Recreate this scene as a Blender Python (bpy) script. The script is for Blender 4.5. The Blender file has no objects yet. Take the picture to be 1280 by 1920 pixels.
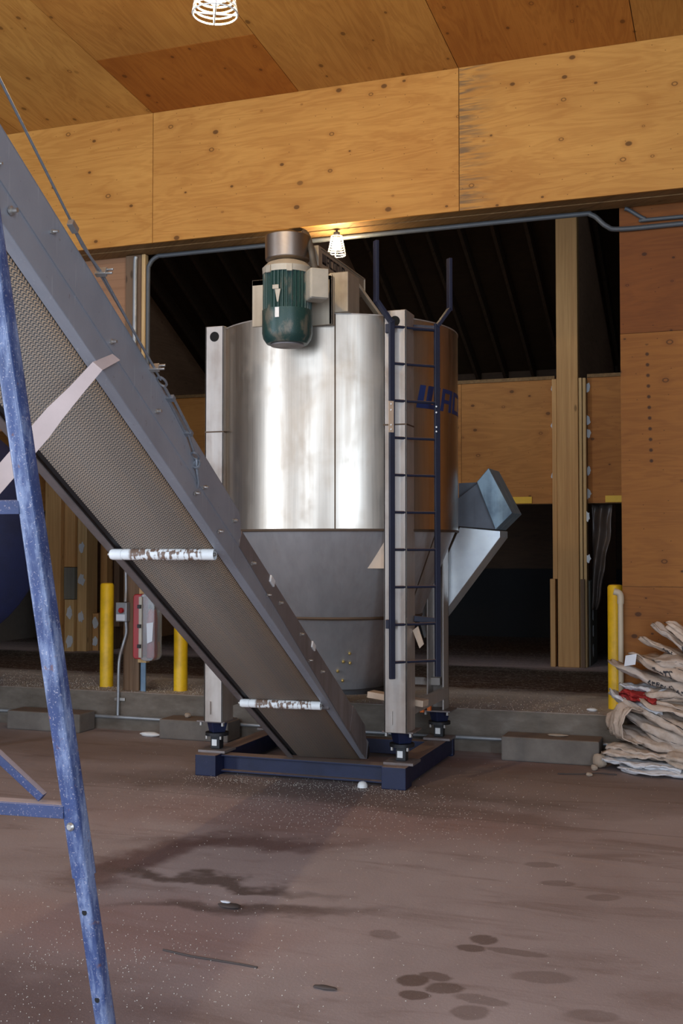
import bpy, bmesh, math, random
from math import sin, cos, pi, radians, sqrt, atan2
from mathutils import Vector, Matrix, noise

random.seed(11)
scene = bpy.context.scene
COL = scene.collection

# ------------------------------------------------------------------ camera, world, lights, exposure
cam_d = bpy.data.cameras.new('camera')
cam = bpy.data.objects.new('camera', cam_d)
COL.objects.link(cam)
scene.camera = cam
cam_d.sensor_fit = 'HORIZONTAL'
cam_d.sensor_width = 36.0
cam_d.lens = 2100.0 / 1280.0 * 36.0
cam_d.clip_start = 0.05
PITCH = math.atan(70.0 / 2100.0)
YAW = math.atan(750.0 * cos(PITCH) / 2100.0)
cam.location = (0, 0, 1.6)
cam.rotation_euler = (pi / 2 + PITCH, 0, YAW)

scene.view_settings.view_transform = 'Standard'
scene.view_settings.look = 'None'
scene.view_settings.gamma = 1.0
scene.view_settings.use_curve_mapping = False
scene.view_settings.exposure = 0.0

world = bpy.data.worlds.new('world')
scene.world = world
world.use_nodes = True
bg = world.node_tree.nodes['Background']
bg.inputs[0].default_value = (0.62, 0.78, 1.0, 1)
bg.inputs[1].default_value = 0.8


def area(name, loc, target, sx, sy, power, color):
    d = bpy.data.lights.new(name, 'AREA')
    d.shape = 'RECTANGLE'
    d.size, d.size_y, d.energy, d.color = sx, sy, power, color
    o = bpy.data.objects.new(name, d)
    COL.objects.link(o)
    o.location = loc
    o.rotation_euler = (Vector(target) - Vector(loc)).to_track_quat('-Z', 'Y').to_euler()
    return o


# daylight through the open doorways of the shed (left wall, right wall, and two in the front wall behind the camera)
area('daylight_left_doorway', (-9.75, -0.6, 2.5), (0, -0.6, 2.5), 2.0, 4.8, 560, (0.74, 0.85, 1.0))
area('daylight_right_doorway', (3.75, -2.25, 2.5), (-4, -2.25, 2.5), 2.7, 4.8, 500, (0.68, 0.82, 1.0))
area('daylight_front_doorway', (-3.05, -4.3, 2.5), (-3.05, 0, 2.5), 5.9, 4.8, 470, (0.73, 0.845, 1.0))
area('daylight_front_right_doorway', (2.4, -4.3, 2.5), (2.4, 0, 2.5), 1.8, 4.8, 130, (0.70, 0.83, 1.0))

LAMP_FRONT = 1150.0
LAMP_BACK = 620.0
LAMP_COLOR = (1.0, 0.76, 0.45, 1)


# ------------------------------------------------------------------ mesh helpers
class MB:
    def __init__(s):
        s.v, s.f, s.uv, s.tint, s.sm, s.mi = [], [], {}, {}, {}, {}

    def face(s, idx, uv=None, tint=None, smooth=False, mi=0):
        k = len(s.f)
        s.f.append(tuple(idx))
        if uv: s.uv[k] = uv
        if tint: s.tint[k] = tint
        if smooth: s.sm[k] = True
        if mi: s.mi[k] = mi

    def hexa(s, P, tint=None, mi=0):
        b = len(s.v)
        s.v += [Vector(p) for p in P]
        for q in ((3, 2, 1, 0), (4, 5, 6, 7), (0, 1, 5, 4), (1, 2, 6, 5), (2, 3, 7, 6), (3, 0, 4, 7)):
            s.face([b + i for i in q], tint=tint, mi=mi)
        return s

    def box(s, p0, p1, tint=None, mi=0):
        (a, b, c), (d, e, f) = p0, p1
        a, d = min(a, d), max(a, d); b, e = min(b, e), max(b, e); c, f = min(c, f), max(c, f)
        return s.hexa([(a, b, c), (d, b, c), (d, e, c), (a, e, c), (a, b, f), (d, b, f), (d, e, f), (a, e, f)], tint, mi)

    def obox(s, c, ax, half, mi=0):
        c = Vector(c); X, Y, Z = [Vector(a).normalized() * h for a, h in zip(ax, half)]
        return s.hexa([c - X - Y - Z, c + X - Y - Z, c + X + Y - Z, c - X + Y - Z, c - X - Y + Z, c + X - Y + Z, c + X + Y + Z, c - X + Y + Z], mi=mi)

    def bar(s, a, b, w, h, up=(0, 0, 1), mi=0):
        a, b = Vector(a), Vector(b)
        d = (b - a).normalized()
        sd = d.cross(Vector(up)).normalized()
        u = sd.cross(d)
        return s.obox((a + b) / 2, (d, sd, u), ((b - a).length / 2, w / 2, h / 2), mi)

    def tube(s, path, r, seg=10, cap=True, smooth=True, mi=0):
        P = [Vector(p) for p in path]
        n = len(P)
        rr = r if isinstance(r, (list, tuple)) else [r] * n
        t0 = (P[1] - P[0]).normalized()
        ref = Vector((0, 0, 1)) if abs(t0.z) < 0.9 else Vector((1, 0, 0))
        sd = t0.cross(ref).normalized()
        b0 = len(s.v)
        for i in range(n):
            if i == 0: t = t0
            elif i == n - 1: t = (P[i] - P[i - 1]).normalized()
            else: t = ((P[i + 1] - P[i]).normalized() + (P[i] - P[i - 1]).normalized()).normalized()
            sd = (sd - t * sd.dot(t)).normalized()
            up = sd.cross(t)
            for k in range(seg):
                a = 2 * pi * k / seg
                s.v.append(P[i] + (sd * cos(a) + up * sin(a)) * rr[i])
        for i in range(n - 1):
            for k in range(seg):
                k2 = (k + 1) % seg
                s.face([b0 + i * seg + k, b0 + i * seg + k2, b0 + (i + 1) * seg + k2, b0 + (i + 1) * seg + k], smooth=smooth, mi=mi)
        if cap:
            s.face([b0 + k for k in range(seg)][::-1], mi=mi)
            s.face([b0 + (n - 1) * seg + k for k in range(seg)], mi=mi)
        return s

    def lathe(s, c, prof, seg=32, axis=(0, 0, 1), smooth=True, mi=0, capb=True, capt=True):
        c = Vector(c); ax = Vector(axis).normalized()
        ref = Vector((1, 0, 0)) if abs(ax.x) < 0.9 else Vector((0, 1, 0))
        e1 = (ref - ax * ref.dot(ax)).normalized(); e2 = ax.cross(e1)
        b = len(s.v)
        for r, h in prof:
            for k in range(seg):
                a = 2 * pi * k / seg
                s.v.append(c + (e1 * cos(a) + e2 * sin(a)) * r + ax * h)
        for i in range(len(prof) - 1):
            for k in range(seg):
                k2 = (k + 1) % seg
                s.face([b + i * seg + k, b + i * seg + k2, b + (i + 1) * seg + k2, b + (i + 1) * seg + k], smooth=smooth, mi=mi)
        m = len(prof) - 1
        if capb: s.face([b + k for k in range(seg)][::-1], mi=mi)
        if capt: s.face([b + m * seg + k for k in range(seg)], mi=mi)
        return s

    def prism(s, P, d, mi=0):
        P = [Vector(p) for p in P]; d = Vector(d); n = len(P); b = len(s.v)
        s.v += P + [p + d for p in P]
        s.face(list(range(b, b + n)), mi=mi)
        s.face([b + n + i for i in range(n)][::-1], mi=mi)
        for i in range(n):
            j = (i + 1) % n
            s.face([b + j, b + i, b + n + i, b + n + j], mi=mi)
        return s

    def ball(s, c, r, seg=12, rings=8, sc=(1, 1, 1), mi=0):
        c = Vector(c)
        prof = [(max(1e-4, r * sin(pi * i / rings)), -r * cos(pi * i / rings)) for i in range(rings + 1)]
        b = len(s.v)
        s.lathe((0, 0, 0), prof, seg, mi=mi)
        for i in range(b, len(s.v)):
            v = s.v[i]; s.v[i] = Vector((v.x * sc[0], v.y * sc[1], v.z * sc[2])) + c
        return s

    def build(s, name, mat, parent=None, bevel=0.0, recalc=True):
        org = parent_origin(parent)
        me = bpy.data.meshes.new(name)
        me.from_pydata([tuple(v - org) for v in s.v], [], s.f)
        for m in (mat if isinstance(mat, (list, tuple)) else [mat]): me.materials.append(m)
        for k in s.sm: me.polygons[k].use_smooth = True
        for k, i in s.mi.items(): me.polygons[k].material_index = i
        if s.uv:
            l = me.uv_layers.new(name='UVMap')
            for k, uv in s.uv.items():
                for li, c in zip(me.polygons[k].loop_indices, uv): l.data[li].uv = c
        if s.tint:
            at = me.attributes.new('tint', 'FLOAT_COLOR', 'FACE')
            for k, c in s.tint.items(): at.data[k].color = (c[0], c[1], c[2], 1)
        if recalc:
            bm = bmesh.new(); bm.from_mesh(me)
            bmesh.ops.recalc_face_normals(bm, faces=bm.faces)
            bm.to_mesh(me); bm.free()
        if s.sm and recalc: me.set_sharp_from_angle(angle=radians(38))
        o = bpy.data.objects.new(name, me)
        COL.objects.link(o)
        if parent is not None: o.parent = parent
        if bevel > 0:
            md = o.modifiers.new('bevel', 'BEVEL')
            md.width, md.segments, md.limit_method, md.angle_limit = bevel, 2, 'ANGLE', radians(40)
        return o


def parent_origin(p):
    v = Vector((0, 0, 0))
    while p is not None:
        v += p.location; p = p.parent
    return v


def tag(o, label=None, cat=None, group=None, kind=None):
    if label: o['label'] = label
    if cat: o['category'] = cat
    if group: o['group'] = group
    if kind: o['kind'] = kind
    return o


def thing(name, label, cat, loc, group=None):
    o = bpy.data.objects.new(name, None)
    o.empty_display_size = 0.1
    COL.objects.link(o)
    o.location = loc
    return tag(o, label, cat, group)


def struct(name, mb, mat, bevel=0.0, label=None):
    o = mb.build(name, mat, None, bevel)
    tag(o, label, None, None, 'structure')
    return o


def bezier(P, n=10):
    out = []
    P = [Vector(p) for p in P]
    Q = [P[0] * 2 - P[1]] + P + [P[-1] * 2 - P[-2]]
    for i in range(1, len(Q) - 2):
        for k in range(n):
            t = k / n
            a, b, c, d = Q[i - 1], Q[i], Q[i + 1], Q[i + 2]
            out.append(0.5 * ((2 * b) + (c - a) * t + (2 * a - 5 * b + 4 * c - d) * t * t + (3 * b - a - 3 * c + d) * t ** 3))
    out.append(P[-1])
    return out


# ------------------------------------------------------------------ material helpers
class NT:
    def __init__(s, name):
        s.m = bpy.data.materials.new(name); s.m.use_nodes = True
        s.t = s.m.node_tree; s.t.nodes.clear()
        s.out = s.t.nodes.new('ShaderNodeOutputMaterial')
        s.p = s.t.nodes.new('ShaderNodeBsdfPrincipled')
        s.t.links.new(s.p.outputs[0], s.out.inputs[0])

    def n(s, typ, ins=None, out=0, **props):
        nd = s.t.nodes.new(typ)
        for k, v in props.items(): setattr(nd, k, v)
        for k, v in (ins or {}).items(): s.set(nd, k, v)
        return nd.outputs[out]

    def set(s, nd, k, v):
        i = nd.inputs[k]
        if isinstance(v, bpy.types.NodeSocket): s.t.links.new(v, i)
        else:
            if i.type == 'RGBA' and len(v) == 3: v = (*v, 1)
            i.default_value = v

    def math(s, op, a, b=0.0, c=0.0, clamp=False):
        return s.n('ShaderNodeMath', {0: a, 1: b, 2: c}, operation=op, use_clamp=clamp)

    def pos(s): return s.n('ShaderNodeTexCoord', out=3)

    def uvw(s, coord, sc, loc=(0, 0, 0), rot=(0, 0, 0)):
        return s.n('ShaderNodeMapping', {'Vector': coord, 'Scale': sc, 'Location': loc, 'Rotation': rot})

    def noise(s, coord, scale=5, detail=3, rough=0.55, dist=0.0):
        return s.n('ShaderNodeTexNoise', {'Vector': coord, 'Scale': scale, 'Detail': detail, 'Roughness': rough, 'Distortion': dist})

    def step(s, v, a, b, lo=0.0, hi=1.0):
        return s.n('ShaderNodeMapRange', {0: v, 1: a, 2: b, 3: lo, 4: hi}, interpolation_type='SMOOTHSTEP')

    def mix(s, f, a, b, mode='MIX'):
        nd = s.t.nodes.new('ShaderNodeMix'); nd.data_type = 'RGBA'; nd.blend_type = mode
        s.set(nd, 0, f); s.set(nd, 6, a); s.set(nd, 7, b)
        return nd.outputs[2]

    def ramp(s, f, stops):
        nd = s.t.nodes.new('ShaderNodeValToRGB'); s.t.links.new(f, nd.inputs[0])
        e = nd.color_ramp.elements
        while len(e) < len(stops): e.new(0.5)
        for el, (p, c) in zip(e, stops):
            el.position = p; el.color = (*c, 1)
        return nd.outputs[0]

    def bsdf(s, col, rough=0.6, metal=0.0, bump=None, bstr=0.2, bdist=0.01, **kw):
        s.set(s.p, 'Base Color', col); s.set(s.p, 'Roughness', rough); s.set(s.p, 'Metallic', metal)
        for k, v in kw.items(): s.set(s.p, k.replace('_', ' '), v)
        if bump is not None:
            s.set(s.p, 'Normal', s.n('ShaderNodeBump', {'Strength': bstr, 'Distance': bdist, 'Height': bump}))
        return s.m


def flat(t, axes):
    """in-plane coordinates (u along the grain, v across) of the object position"""
    sep = t.t.nodes.new('ShaderNodeSeparateXYZ'); t.t.links.new(t.pos(), sep.inputs[0])
    d = {'X': sep.outputs[0], 'Y': sep.outputs[1], 'Z': sep.outputs[2]}
    return d[axes[0]], d[axes[1]], d


def plywood(name, axes, light, dark, knots=1.0, rough=0.62, extra=None, spec=0.3):
    t = NT(name)
    u, v, d = flat(t, axes)
    at = t.n('ShaderNodeAttribute', attribute_name='tint')
    sp = t.t.nodes.new('ShaderNodeSeparateXYZ'); t.t.links.new(at, sp.inputs[0])
    off = t.math('MULTIPLY', sp.outputs[1], 37.0)
    uv = t.n('ShaderNodeCombineXYZ', {0: u, 1: v, 2: off})
    big = t.noise(t.uvw(uv, (0.45, 2.8, 1)), 1.6, 4, 0.55, 0.8)
    rings = t.math('PINGPONG', t.math('MULTIPLY', big, 17.0), 1.0)
    fine = t.noise(t.uvw(uv, (1.5, 55, 1)), 3.0, 3, 0.6)
    blot = t.noise(t.uvw(uv, (0.8, 1.6, 1)), 1.3, 2, 0.5)
    f = t.math('ADD', t.math('MULTIPLY', t.step(rings, 0.1, 1.0), 0.20), t.math('MULTIPLY', fine, 0.55))
    f = t.math('ADD', f, t.math('MULTIPLY', t.math('SUBTRACT', blot, 0.5), 0.75))
    col = t.ramp(f, [(0.10, light), (0.85, dark)])
    # knots and football patches
    kc = t.n('ShaderNodeCombineXYZ', {0: t.math('ADD', t.math('MULTIPLY', u, 2.1), off), 1: t.math('MULTIPLY', v, 3.0)})
    vor = t.t.nodes.new('ShaderNodeTexVoronoi'); vor.voronoi_dimensions = '2D'
    t.t.links.new(kc, vor.inputs['Vector']); vor.inputs['Scale'].default_value = 1.25
    dist = vor.outputs['Distance']
    cs = t.t.nodes.new('ShaderNodeSeparateColor'); t.t.links.new(vor.outputs['Color'], cs.inputs[0])
    size = t.math('MULTIPLY_ADD', cs.outputs[0], 0.050, 0.020)
    q = t.math('DIVIDE', dist, size)
    spot = t.step(q, 0.75, 1.25, 1.0, 0.0)
    core = t.math('MULTIPLY', t.step(q, 0.45, 0.8, 1.0, 0.0), t.step(cs.outputs[1], 0.62, 0.66))
    halo = t.math('MULTIPLY', t.step(q, 1.0, 3.2, 1.0, 0.0), 0.35)
    on = t.math('MULTIPLY', t.step(cs.outputs[2], 0.25, 0.3), knots)
    kd = tuple(c * 0.30 for c in dark)
    col = t.mix(t.math('MULTIPLY', halo, on), col, dark)
    col = t.mix(t.math('MULTIPLY', t.math('SUBTRACT', spot, core, clamp=True), t.math('MULTIPLY', on, 0.85)), col, kd)
    # second, finer set of pin knots
    vor2 = t.t.nodes.new('ShaderNodeTexVoronoi'); vor2.voronoi_dimensions = '2D'
    t.t.links.new(kc, vor2.inputs['Vector']); vor2.inputs['Scale'].default_value = 2.3
    c2 = t.t.nodes.new('ShaderNodeSeparateColor'); t.t.links.new(vor2.outputs['Color'], c2.inputs[0])
    pin = t.math('MULTIPLY', t.step(vor2.outputs['Distance'], 0.014, 0.03, 1.0, 0.0), t.step(c2.outputs[0], 0.35, 0.4))
    col = t.mix(t.math('MULTIPLY', pin, t.math('MULTIPLY', 0.75, knots)), col, kd)
    if extra: col = extra(t, col, u, v)
    # per-sheet hue and brightness
    hue = t.mix(sp.outputs[0], (1, 1, 1), (0.80, 0.52, 0.30))
    col = t.mix(1.0, col, hue, 'MULTIPLY')
    bright = t.n('ShaderNodeHueSaturation', {'Color': col, 'Value': t.math('ADD', sp.outputs[2], 0.5), 'Saturation': 1.0})
    return t.bsdf(bright, rough, 0.0, f, 0.12, 0.004, **{'Specular_IOR_Level': spec})


def lumber(name, light, dark, axes='ZX'):
    t = NT(name)
    u, v, d = flat(t, axes)
    rnd = t.n('ShaderNodeObjectInfo', out=5)
    uv = t.n('ShaderNodeCombineXYZ', {0: u, 1: t.math('ADD', d['X'], d['Y']), 2: t.math('ADD', d['Z'] if axes[0] != 'Z' else d['Y'], t.math('MULTIPLY', rnd, 50.0))})
    g = t.noise(t.uvw(uv, (0.5, 16, 16)), 2.2, 4, 0.6, 0.5)
    vor = t.n('ShaderNodeTexVoronoi', {'Vector': t.uvw(uv, (2.0, 5.0, 5.0)), 'Scale': 1.2}, out=0)
    k = t.step(vor, 0.05, 0.12, 1.0, 0.0)
    col = t.ramp(g, [(0.3, light), (0.75, dark)])
    col = t.mix(t.math('MULTIPLY', k, 0.7), col, tuple(c * 0.35 for c in dark))
    return t.bsdf(col, 0.65, 0, g, 0.15, 0.004, Specular_IOR_Level=0.25)


def dusty(t, col, dust=(0.42, 0.29, 0.24), amt=0.85, speck=0.25, lo=0.55, hi=0.9):
    nz = t.n('ShaderNodeNewGeometry', out=1)
    sp = t.t.nodes.new('ShaderNodeSeparateXYZ'); t.t.links.new(nz, sp.inputs[0])
    up = t.step(sp.outputs[2], lo, hi)
    ns = t.noise(t.pos(), 14, 4, 0.65)
    f = t.math('MULTIPLY', up, t.step(ns, 0.15, 0.4, 0.75, 1.0))
    col = t.mix(t.math('MULTIPLY', f, amt), col, dust)
    sk = t.noise(t.pos(), 160, 2, 0.7)
    return t.mix(t.math('MULTIPLY', t.step(sk, 0.60, 0.68), speck), col, tuple(min(1, c * 1.5) for c in dust))


def painted(name, col, rough=0.4, dust=(0.42, 0.29, 0.24), amt=0.85, speck=0.25, rust=0.0, sheen=None, sheen_amt=0.0, metal=0.0):
    t = NT(name)
    ns = t.noise(t.pos(), 6, 5, 0.65)
    c = t.mix(t.step(ns, 0.35, 0.7), col, tuple(x * 0.72 for x in col))
    if sheen:
        w = t.noise(t.uvw(t.pos(), (1, 1, 0.25)), 22, 5, 0.7)  # blotches that stand in for reflected light
        c = t.mix(t.math('MULTIPLY', t.step(w, 0.42, 0.66), sheen_amt), c, sheen)
    if rust > 0:
        r = t.noise(t.pos(), 21, 4, 0.6)
        c = t.mix(t.math('MULTIPLY', t.step(r, 0.66, 0.72), rust), c, (0.16, 0.06, 0.03))
    c = dusty(t, c, dust, amt, speck)
    return t.bsdf(c, t.math('ADD', t.math('MULTIPLY', ns, 0.25), rough), metal, ns, 0.05, 0.005)


def plain(name, col, rough=0.5, metal=0.0, var=0.2, scale=12, **kw):
    t = NT(name)
    ns = t.noise(t.pos(), scale, 4, 0.6)
    c = t.mix(ns, tuple(x * (1 + var) for x in col), tuple(x * (1 - var) for x in col))
    return t.bsdf(c, rough, metal, ns, 0.04, 0.004, **kw)


M = {}
PLY_L, PLY_D = (0.60, 0.300, 0.070), (0.37, 0.145, 0.024)


def grey_stain(t, col, u, v):
    """weathered grey streaks beside the sheet joint at X = -2.05"""
    uv = t.n('ShaderNodeCombineXYZ', {0: u, 1: v, 2: 0.0})
    st = t.noise(t.uvw(uv, (1.2, 14, 1)), 2.0, 3, 0.6, 0.8)
    reach = t.step(u, -2.04, -1.62, 1.0, 0.0)
    side = t.step(u, -2.062, -2.055)
    f = t.math('MULTIPLY', t.math('MULTIPLY', t.step(st, 0.42, 0.62), t.math('MULTIPLY', reach, reach)), t.math('MULTIPLY', side, 0.75))
    return t.mix(f, col, (0.13, 0.095, 0.06))


M['ply_beam'] = plywood('plywood_header', 'XZ', PLY_L, PLY_D, 1.0, extra=grey_stain)
M['ply_ceiling'] = plywood('plywood_ceiling', 'YX', (0.53, 0.275, 0.066), (0.31, 0.125, 0.024), 0.8)


def nail_row(t, col, u, v):
    """a vertical row of dark plugged holes in the right-hand wall sheet"""
    du = t.math('ABSOLUTE', t.math('SUBTRACT', t.math('MULTIPLY_ADD', v, 0.03, u), -0.58))
    dv = t.math('MULTIPLY', t.math('SUBTRACT', t.math('FRACT', t.math('MULTIPLY', v, 1 / 0.083)), 0.5), 0.083)
    r = t.math('SQRT', t.math('ADD', t.math('MULTIPLY', du, du), t.math('MULTIPLY', dv, dv)))
    f = t.math('MULTIPLY', t.step(r, 0.008, 0.019, 1.0, 0.0), t.math('MULTIPLY', t.step(v, 2.24, 2.26), t.step(v, 3.18, 3.20, 1.0, 0.0)))
    return t.mix(t.math('MULTIPLY', f, 0.85), col, (0.03, 0.012, 0.005))


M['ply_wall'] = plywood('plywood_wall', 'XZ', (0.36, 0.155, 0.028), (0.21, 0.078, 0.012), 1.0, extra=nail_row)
M['ply_band'] = plywood('plywood_band', 'XZ', (0.50, 0.23, 0.058), (0.28, 0.11, 0.024), 0.9)
M['ply_side'] = plywood('plywood_side', 'YZ', (0.46, 0.28, 0.17), (0.27, 0.155, 0.09), 0.5)
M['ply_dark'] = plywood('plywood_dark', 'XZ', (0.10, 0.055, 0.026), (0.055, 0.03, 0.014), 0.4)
M['lumber'] = lumber('lumber_post', (0.64, 0.365, 0.145), (0.46, 0.235, 0.085))
M['lumber_pale'] = lumber('lumber_pale', (0.66, 0.45, 0.22), (0.46, 0.28, 0.11))
M['lumber_grey'] = lumber('lumber_grey', (0.22, 0.22, 0.19), (0.14, 0.14, 0.12))
M['lumber_brown'] = lumber('lumber_brown', (0.20, 0.125, 0.075), (0.12, 0.07, 0.04))
M['lumber_x'] = lumber('lumber_plate', (0.26, 0.15, 0.06), (0.15, 0.08, 0.03), 'XZ')
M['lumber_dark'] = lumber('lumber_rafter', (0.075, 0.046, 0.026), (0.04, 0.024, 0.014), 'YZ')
M['putty'] = plain('white_filler', (0.62, 0.66, 0.70), 0.8, 0, 0.15)


def mat_floor():
    t = NT('dusty_concrete_floor')
    p = t.pos()
    sep = t.t.nodes.new('ShaderNodeSeparateXYZ'); t.t.links.new(p, sep.inputs[0])
    X, Y = sep.outputs[0], sep.outputs[1]
    n1 = t.noise(p, 0.55, 5, 0.6, 0.4)
    n2 = t.noise(t.uvw(p, (0.5, 2.2, 1), rot=(0, 0, 0.06)), 2.2, 6, 0.65, 0.6)
    n3 = t.noise(p, 60, 3, 0.7)
    col = t.ramp(n1, [(0.3, (0.275, 0.218, 0.212)), (0.5, (0.340, 0.278, 0.274)), (0.72, (0.425, 0.360, 0.358))])
    col = t.mix(t.math('MULTIPLY', t.step(n2, 0.50, 0.70), 0.55), col, (0.17, 0.115, 0.10))
    col = t.mix(t.math('MULTIPLY', t.step(n2, 0.30, 0.42, 1.0, 0.0), 0.35), col, (0.40, 0.30, 0.265))

    wx = t.math('MULTIPLY', t.math('SUBTRACT', t.noise(p, 1.6, 4, 0.6), 0.5), 0.9)
    wy = t.math('MULTIPLY', t.math('SUBTRACT', t.noise(t.uvw(p, (1, 1, 1), (7, 3, 0)), 1.6, 4, 0.6), 0.5), 0.9)
    fx = t.math('MULTIPLY', t.math('SUBTRACT', t.noise(p, 14, 3, 0.6), 0.5), 0.07)

    def blob(cx, cy, rx, ry, rot, soft, warp=1.0, small=0.0):
        dx = t.math('SUBTRACT', t.math('MULTIPLY_ADD', wx, warp, X), cx)
        dy = t.math('SUBTRACT', t.math('MULTIPLY_ADD', wy, warp, Y), cy)
        if small:
            dx = t.math('MULTIPLY_ADD', fx, small, dx); dy = t.math('MULTIPLY_ADD', fx, small, dy)
        a = t.math('ADD', t.math('MULTIPLY', dx, cos(rot) / rx), t.math('MULTIPLY', dy, sin(rot) / rx))
        b = t.math('ADD', t.math('MULTIPLY', dx, -sin(rot) / ry), t.math('MULTIPLY', dy, cos(rot) / ry))
        r = t.math('SQRT', t.math('ADD', t.math('MULTIPLY', a, a), t.math('MULTIPLY', b, b)))
        return t.step(r, 1.0 - soft, 1.0 + soft, 1.0, 0.0)

    def over(f, amt, c):
        nonlocal col
        col = t.mix(t.math('MULTIPLY', f, amt), col, c)

    over(blob(-2.35, 6.3, 1.2, 0.5, 0.1, 0.7), 0.6, (0.27, 0.150, 0.128))     # reddish fertiliser dust
    over(blob(-2.5, 4.2, 0.8, 0.42, 0.1, 0.7), 0.6, (0.31, 0.185, 0.165))
    over(blob(-1.9, 8.3, 0.9, 0.22, 0.05, 0.6), 0.5, (0.20, 0.085, 0.065))
    over(blob(-2.75, 3.45, 0.9, 0.35, 0.1, 0.6), 0.55, (0.20, 0.13, 0.115))
    over(blob(-2.90, 5.25, 0.20, 0.5, -0.35, 0.55), 0.85, (0.105, 0.055, 0.052))  # dark sweep marks
    over(blob(-2.6, 5.65, 0.5, 0.12, 0.3, 0.7), 0.8, (0.115, 0.062, 0.055))
    over(blob(-2.40, 5.0, 0.50, 0.07, -0.1, 0.5), 0.85, (0.085, 0.055, 0.045))
    over(blob(-2.15, 4.6, 0.55, 0.09, 0.2, 0.6), 0.8, (0.095, 0.06, 0.05))
    over(blob(-2.6, 7.05, 1.7, 0.32, 0.05, 0.6), 0.7, (0.105, 0.07, 0.055))
    over(blob(-2.75, 3.3, 1.0, 0.22, 0.15, 0.6), 0.55, (0.12, 0.075, 0.07))
    over(blob(-1.9, 6.7, 0.9, 0.14, -0.05, 0.6), 0.55, (0.12, 0.08, 0.065))
    over(blob(-1.0, 7.8, 1.8, 0.5, 0.02, 0.7), 0.55, (0.165, 0.110, 0.082))
    over(blob(-5.0, 7.9, 1.6, 0.5, 0.0, 0.7), 0.5, (0.20, 0.13, 0.095))
    for cx, cy, rx, ry, ro, am in ((-1.166, 4.061, .055, .058, .4, .85), (-1.125, 3.933, .060, .040, .1, .8), (-1.095, 4.125, .062, .040, -.2, .7),
                                   (-1.038, 4.026, .068, .052, .3, .75), (-1.018, 4.579, .058, .055, .4, .75), (-1.047, 4.464, .060, .040, .1, .75),
                                   (-0.865, 4.48, .13, .035, -.1, .5), (-0.904, 3.849, .065, .06, .1, .5), (-0.892, 3.965, .10, .04, -.1, .45),
                                   (-1.417, 4.498, .07, .05, -.3, .4), (-0.72, 4.25, .12, .06, .2, .4), (-0.5, 3.96, .09, .05, .2, .4),
                                   (-0.98, 5.75, .09, .05, .2, .4), (-0.85, 5.45, .08, .05, .2, .4), (-0.62, 5.3, .08, .05, .4, .4)):
        over(blob(cx, cy, rx, ry, ro, 0.16, 0.05, 0.6), am, (0.105, 0.068, 0.056))
    # saw-cut joint
    jl = t.math('ABSOLUTE', t.math('SUBTRACT', t.math('MULTIPLY_ADD', X, 0.02, Y), 6.55))
    over(t.step(jl, 0.004, 0.014, 1.0, 0.0), 0.35, (0.09, 0.06, 0.05))
    col = t.mix(t.math('MULTIPLY', t.step(n3, 0.62, 0.70), 0.25), col, (0.60, 0.50, 0.45))
    col = t.mix(t.math('MULTIPLY', t.step(n3, 0.28, 0.36, 1.0, 0.0), 0.25), col, (0.10, 0.07, 0.06))
    rough = t.step(n1, 0.3, 0.7, 0.55, 0.8)
    gr = t.noise(p, 230, 2, 0.7)
    col = t.mix(t.math('MULTIPLY', t.step(gr, 0.60, 0.70), 0.35), col, (0.56, 0.48, 0.45))
    col = t.mix(t.math('MULTIPLY', t.step(gr, 0.30, 0.40, 1.0, 0.0), 0.30), col, (0.10, 0.07, 0.065))
    return t.bsdf(col, rough, 0, n3, 0.2, 0.005, Specular_IOR_Level=0.35)


M['floor'] = mat_floor()


def mat_platform():
    t = NT('grain_covered_platform')
    p = t.pos()
    sep = t.t.nodes.new('ShaderNodeSeparateXYZ'); t.t.links.new(p, sep.inputs[0])
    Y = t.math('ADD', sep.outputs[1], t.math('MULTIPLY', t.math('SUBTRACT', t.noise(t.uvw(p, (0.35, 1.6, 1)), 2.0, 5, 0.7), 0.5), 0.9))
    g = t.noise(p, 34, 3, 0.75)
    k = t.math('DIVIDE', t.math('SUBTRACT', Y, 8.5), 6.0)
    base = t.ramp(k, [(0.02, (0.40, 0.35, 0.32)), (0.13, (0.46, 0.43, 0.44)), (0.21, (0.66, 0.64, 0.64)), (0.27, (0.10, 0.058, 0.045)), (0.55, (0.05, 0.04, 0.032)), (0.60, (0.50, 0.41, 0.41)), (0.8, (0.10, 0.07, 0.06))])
    col = t.mix(t.math('MULTIPLY', t.step(g, 0.54, 0.64), 0.55), base, (0.52, 0.46, 0.38))
    col = t.mix(t.math('MULTIPLY', t.step(g, 0.34, 0.44, 1.0, 0.0), 0.45), col, (0.06, 0.048, 0.04))
    sk = t.noise(t.uvw(p, (0.6, 9, 1)), 2.0, 4, 0.65)
    col = t.mix(t.math('MULTIPLY', t.step(sk, 0.54, 0.66), 0.30), col, (0.42, 0.38, 0.37))
    # the cast face of the kerb is bare concrete
    nz = t.t.nodes.new('ShaderNodeSeparateXYZ'); t.t.links.new(t.n('ShaderNodeNewGeometry', out=1), nz.inputs[0])
    cn = t.noise(t.uvw(p, (1, 1, 2.5)), 3.5, 6, 0.65)
    conc = t.ramp(cn, [(0.3, (0.115, 0.095, 0.075)), (0.55, (0.165, 0.138, 0.112)), (0.75, (0.225, 0.195, 0.165))])
    col = t.mix(t.step(nz.outputs[2], 0.4, 0.6), conc, col)
    return t.bsdf(col, 0.85, 0, g, 0.3, 0.006, Specular_IOR_Level=0.2)


M['platform'] = mat_platform()


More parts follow.
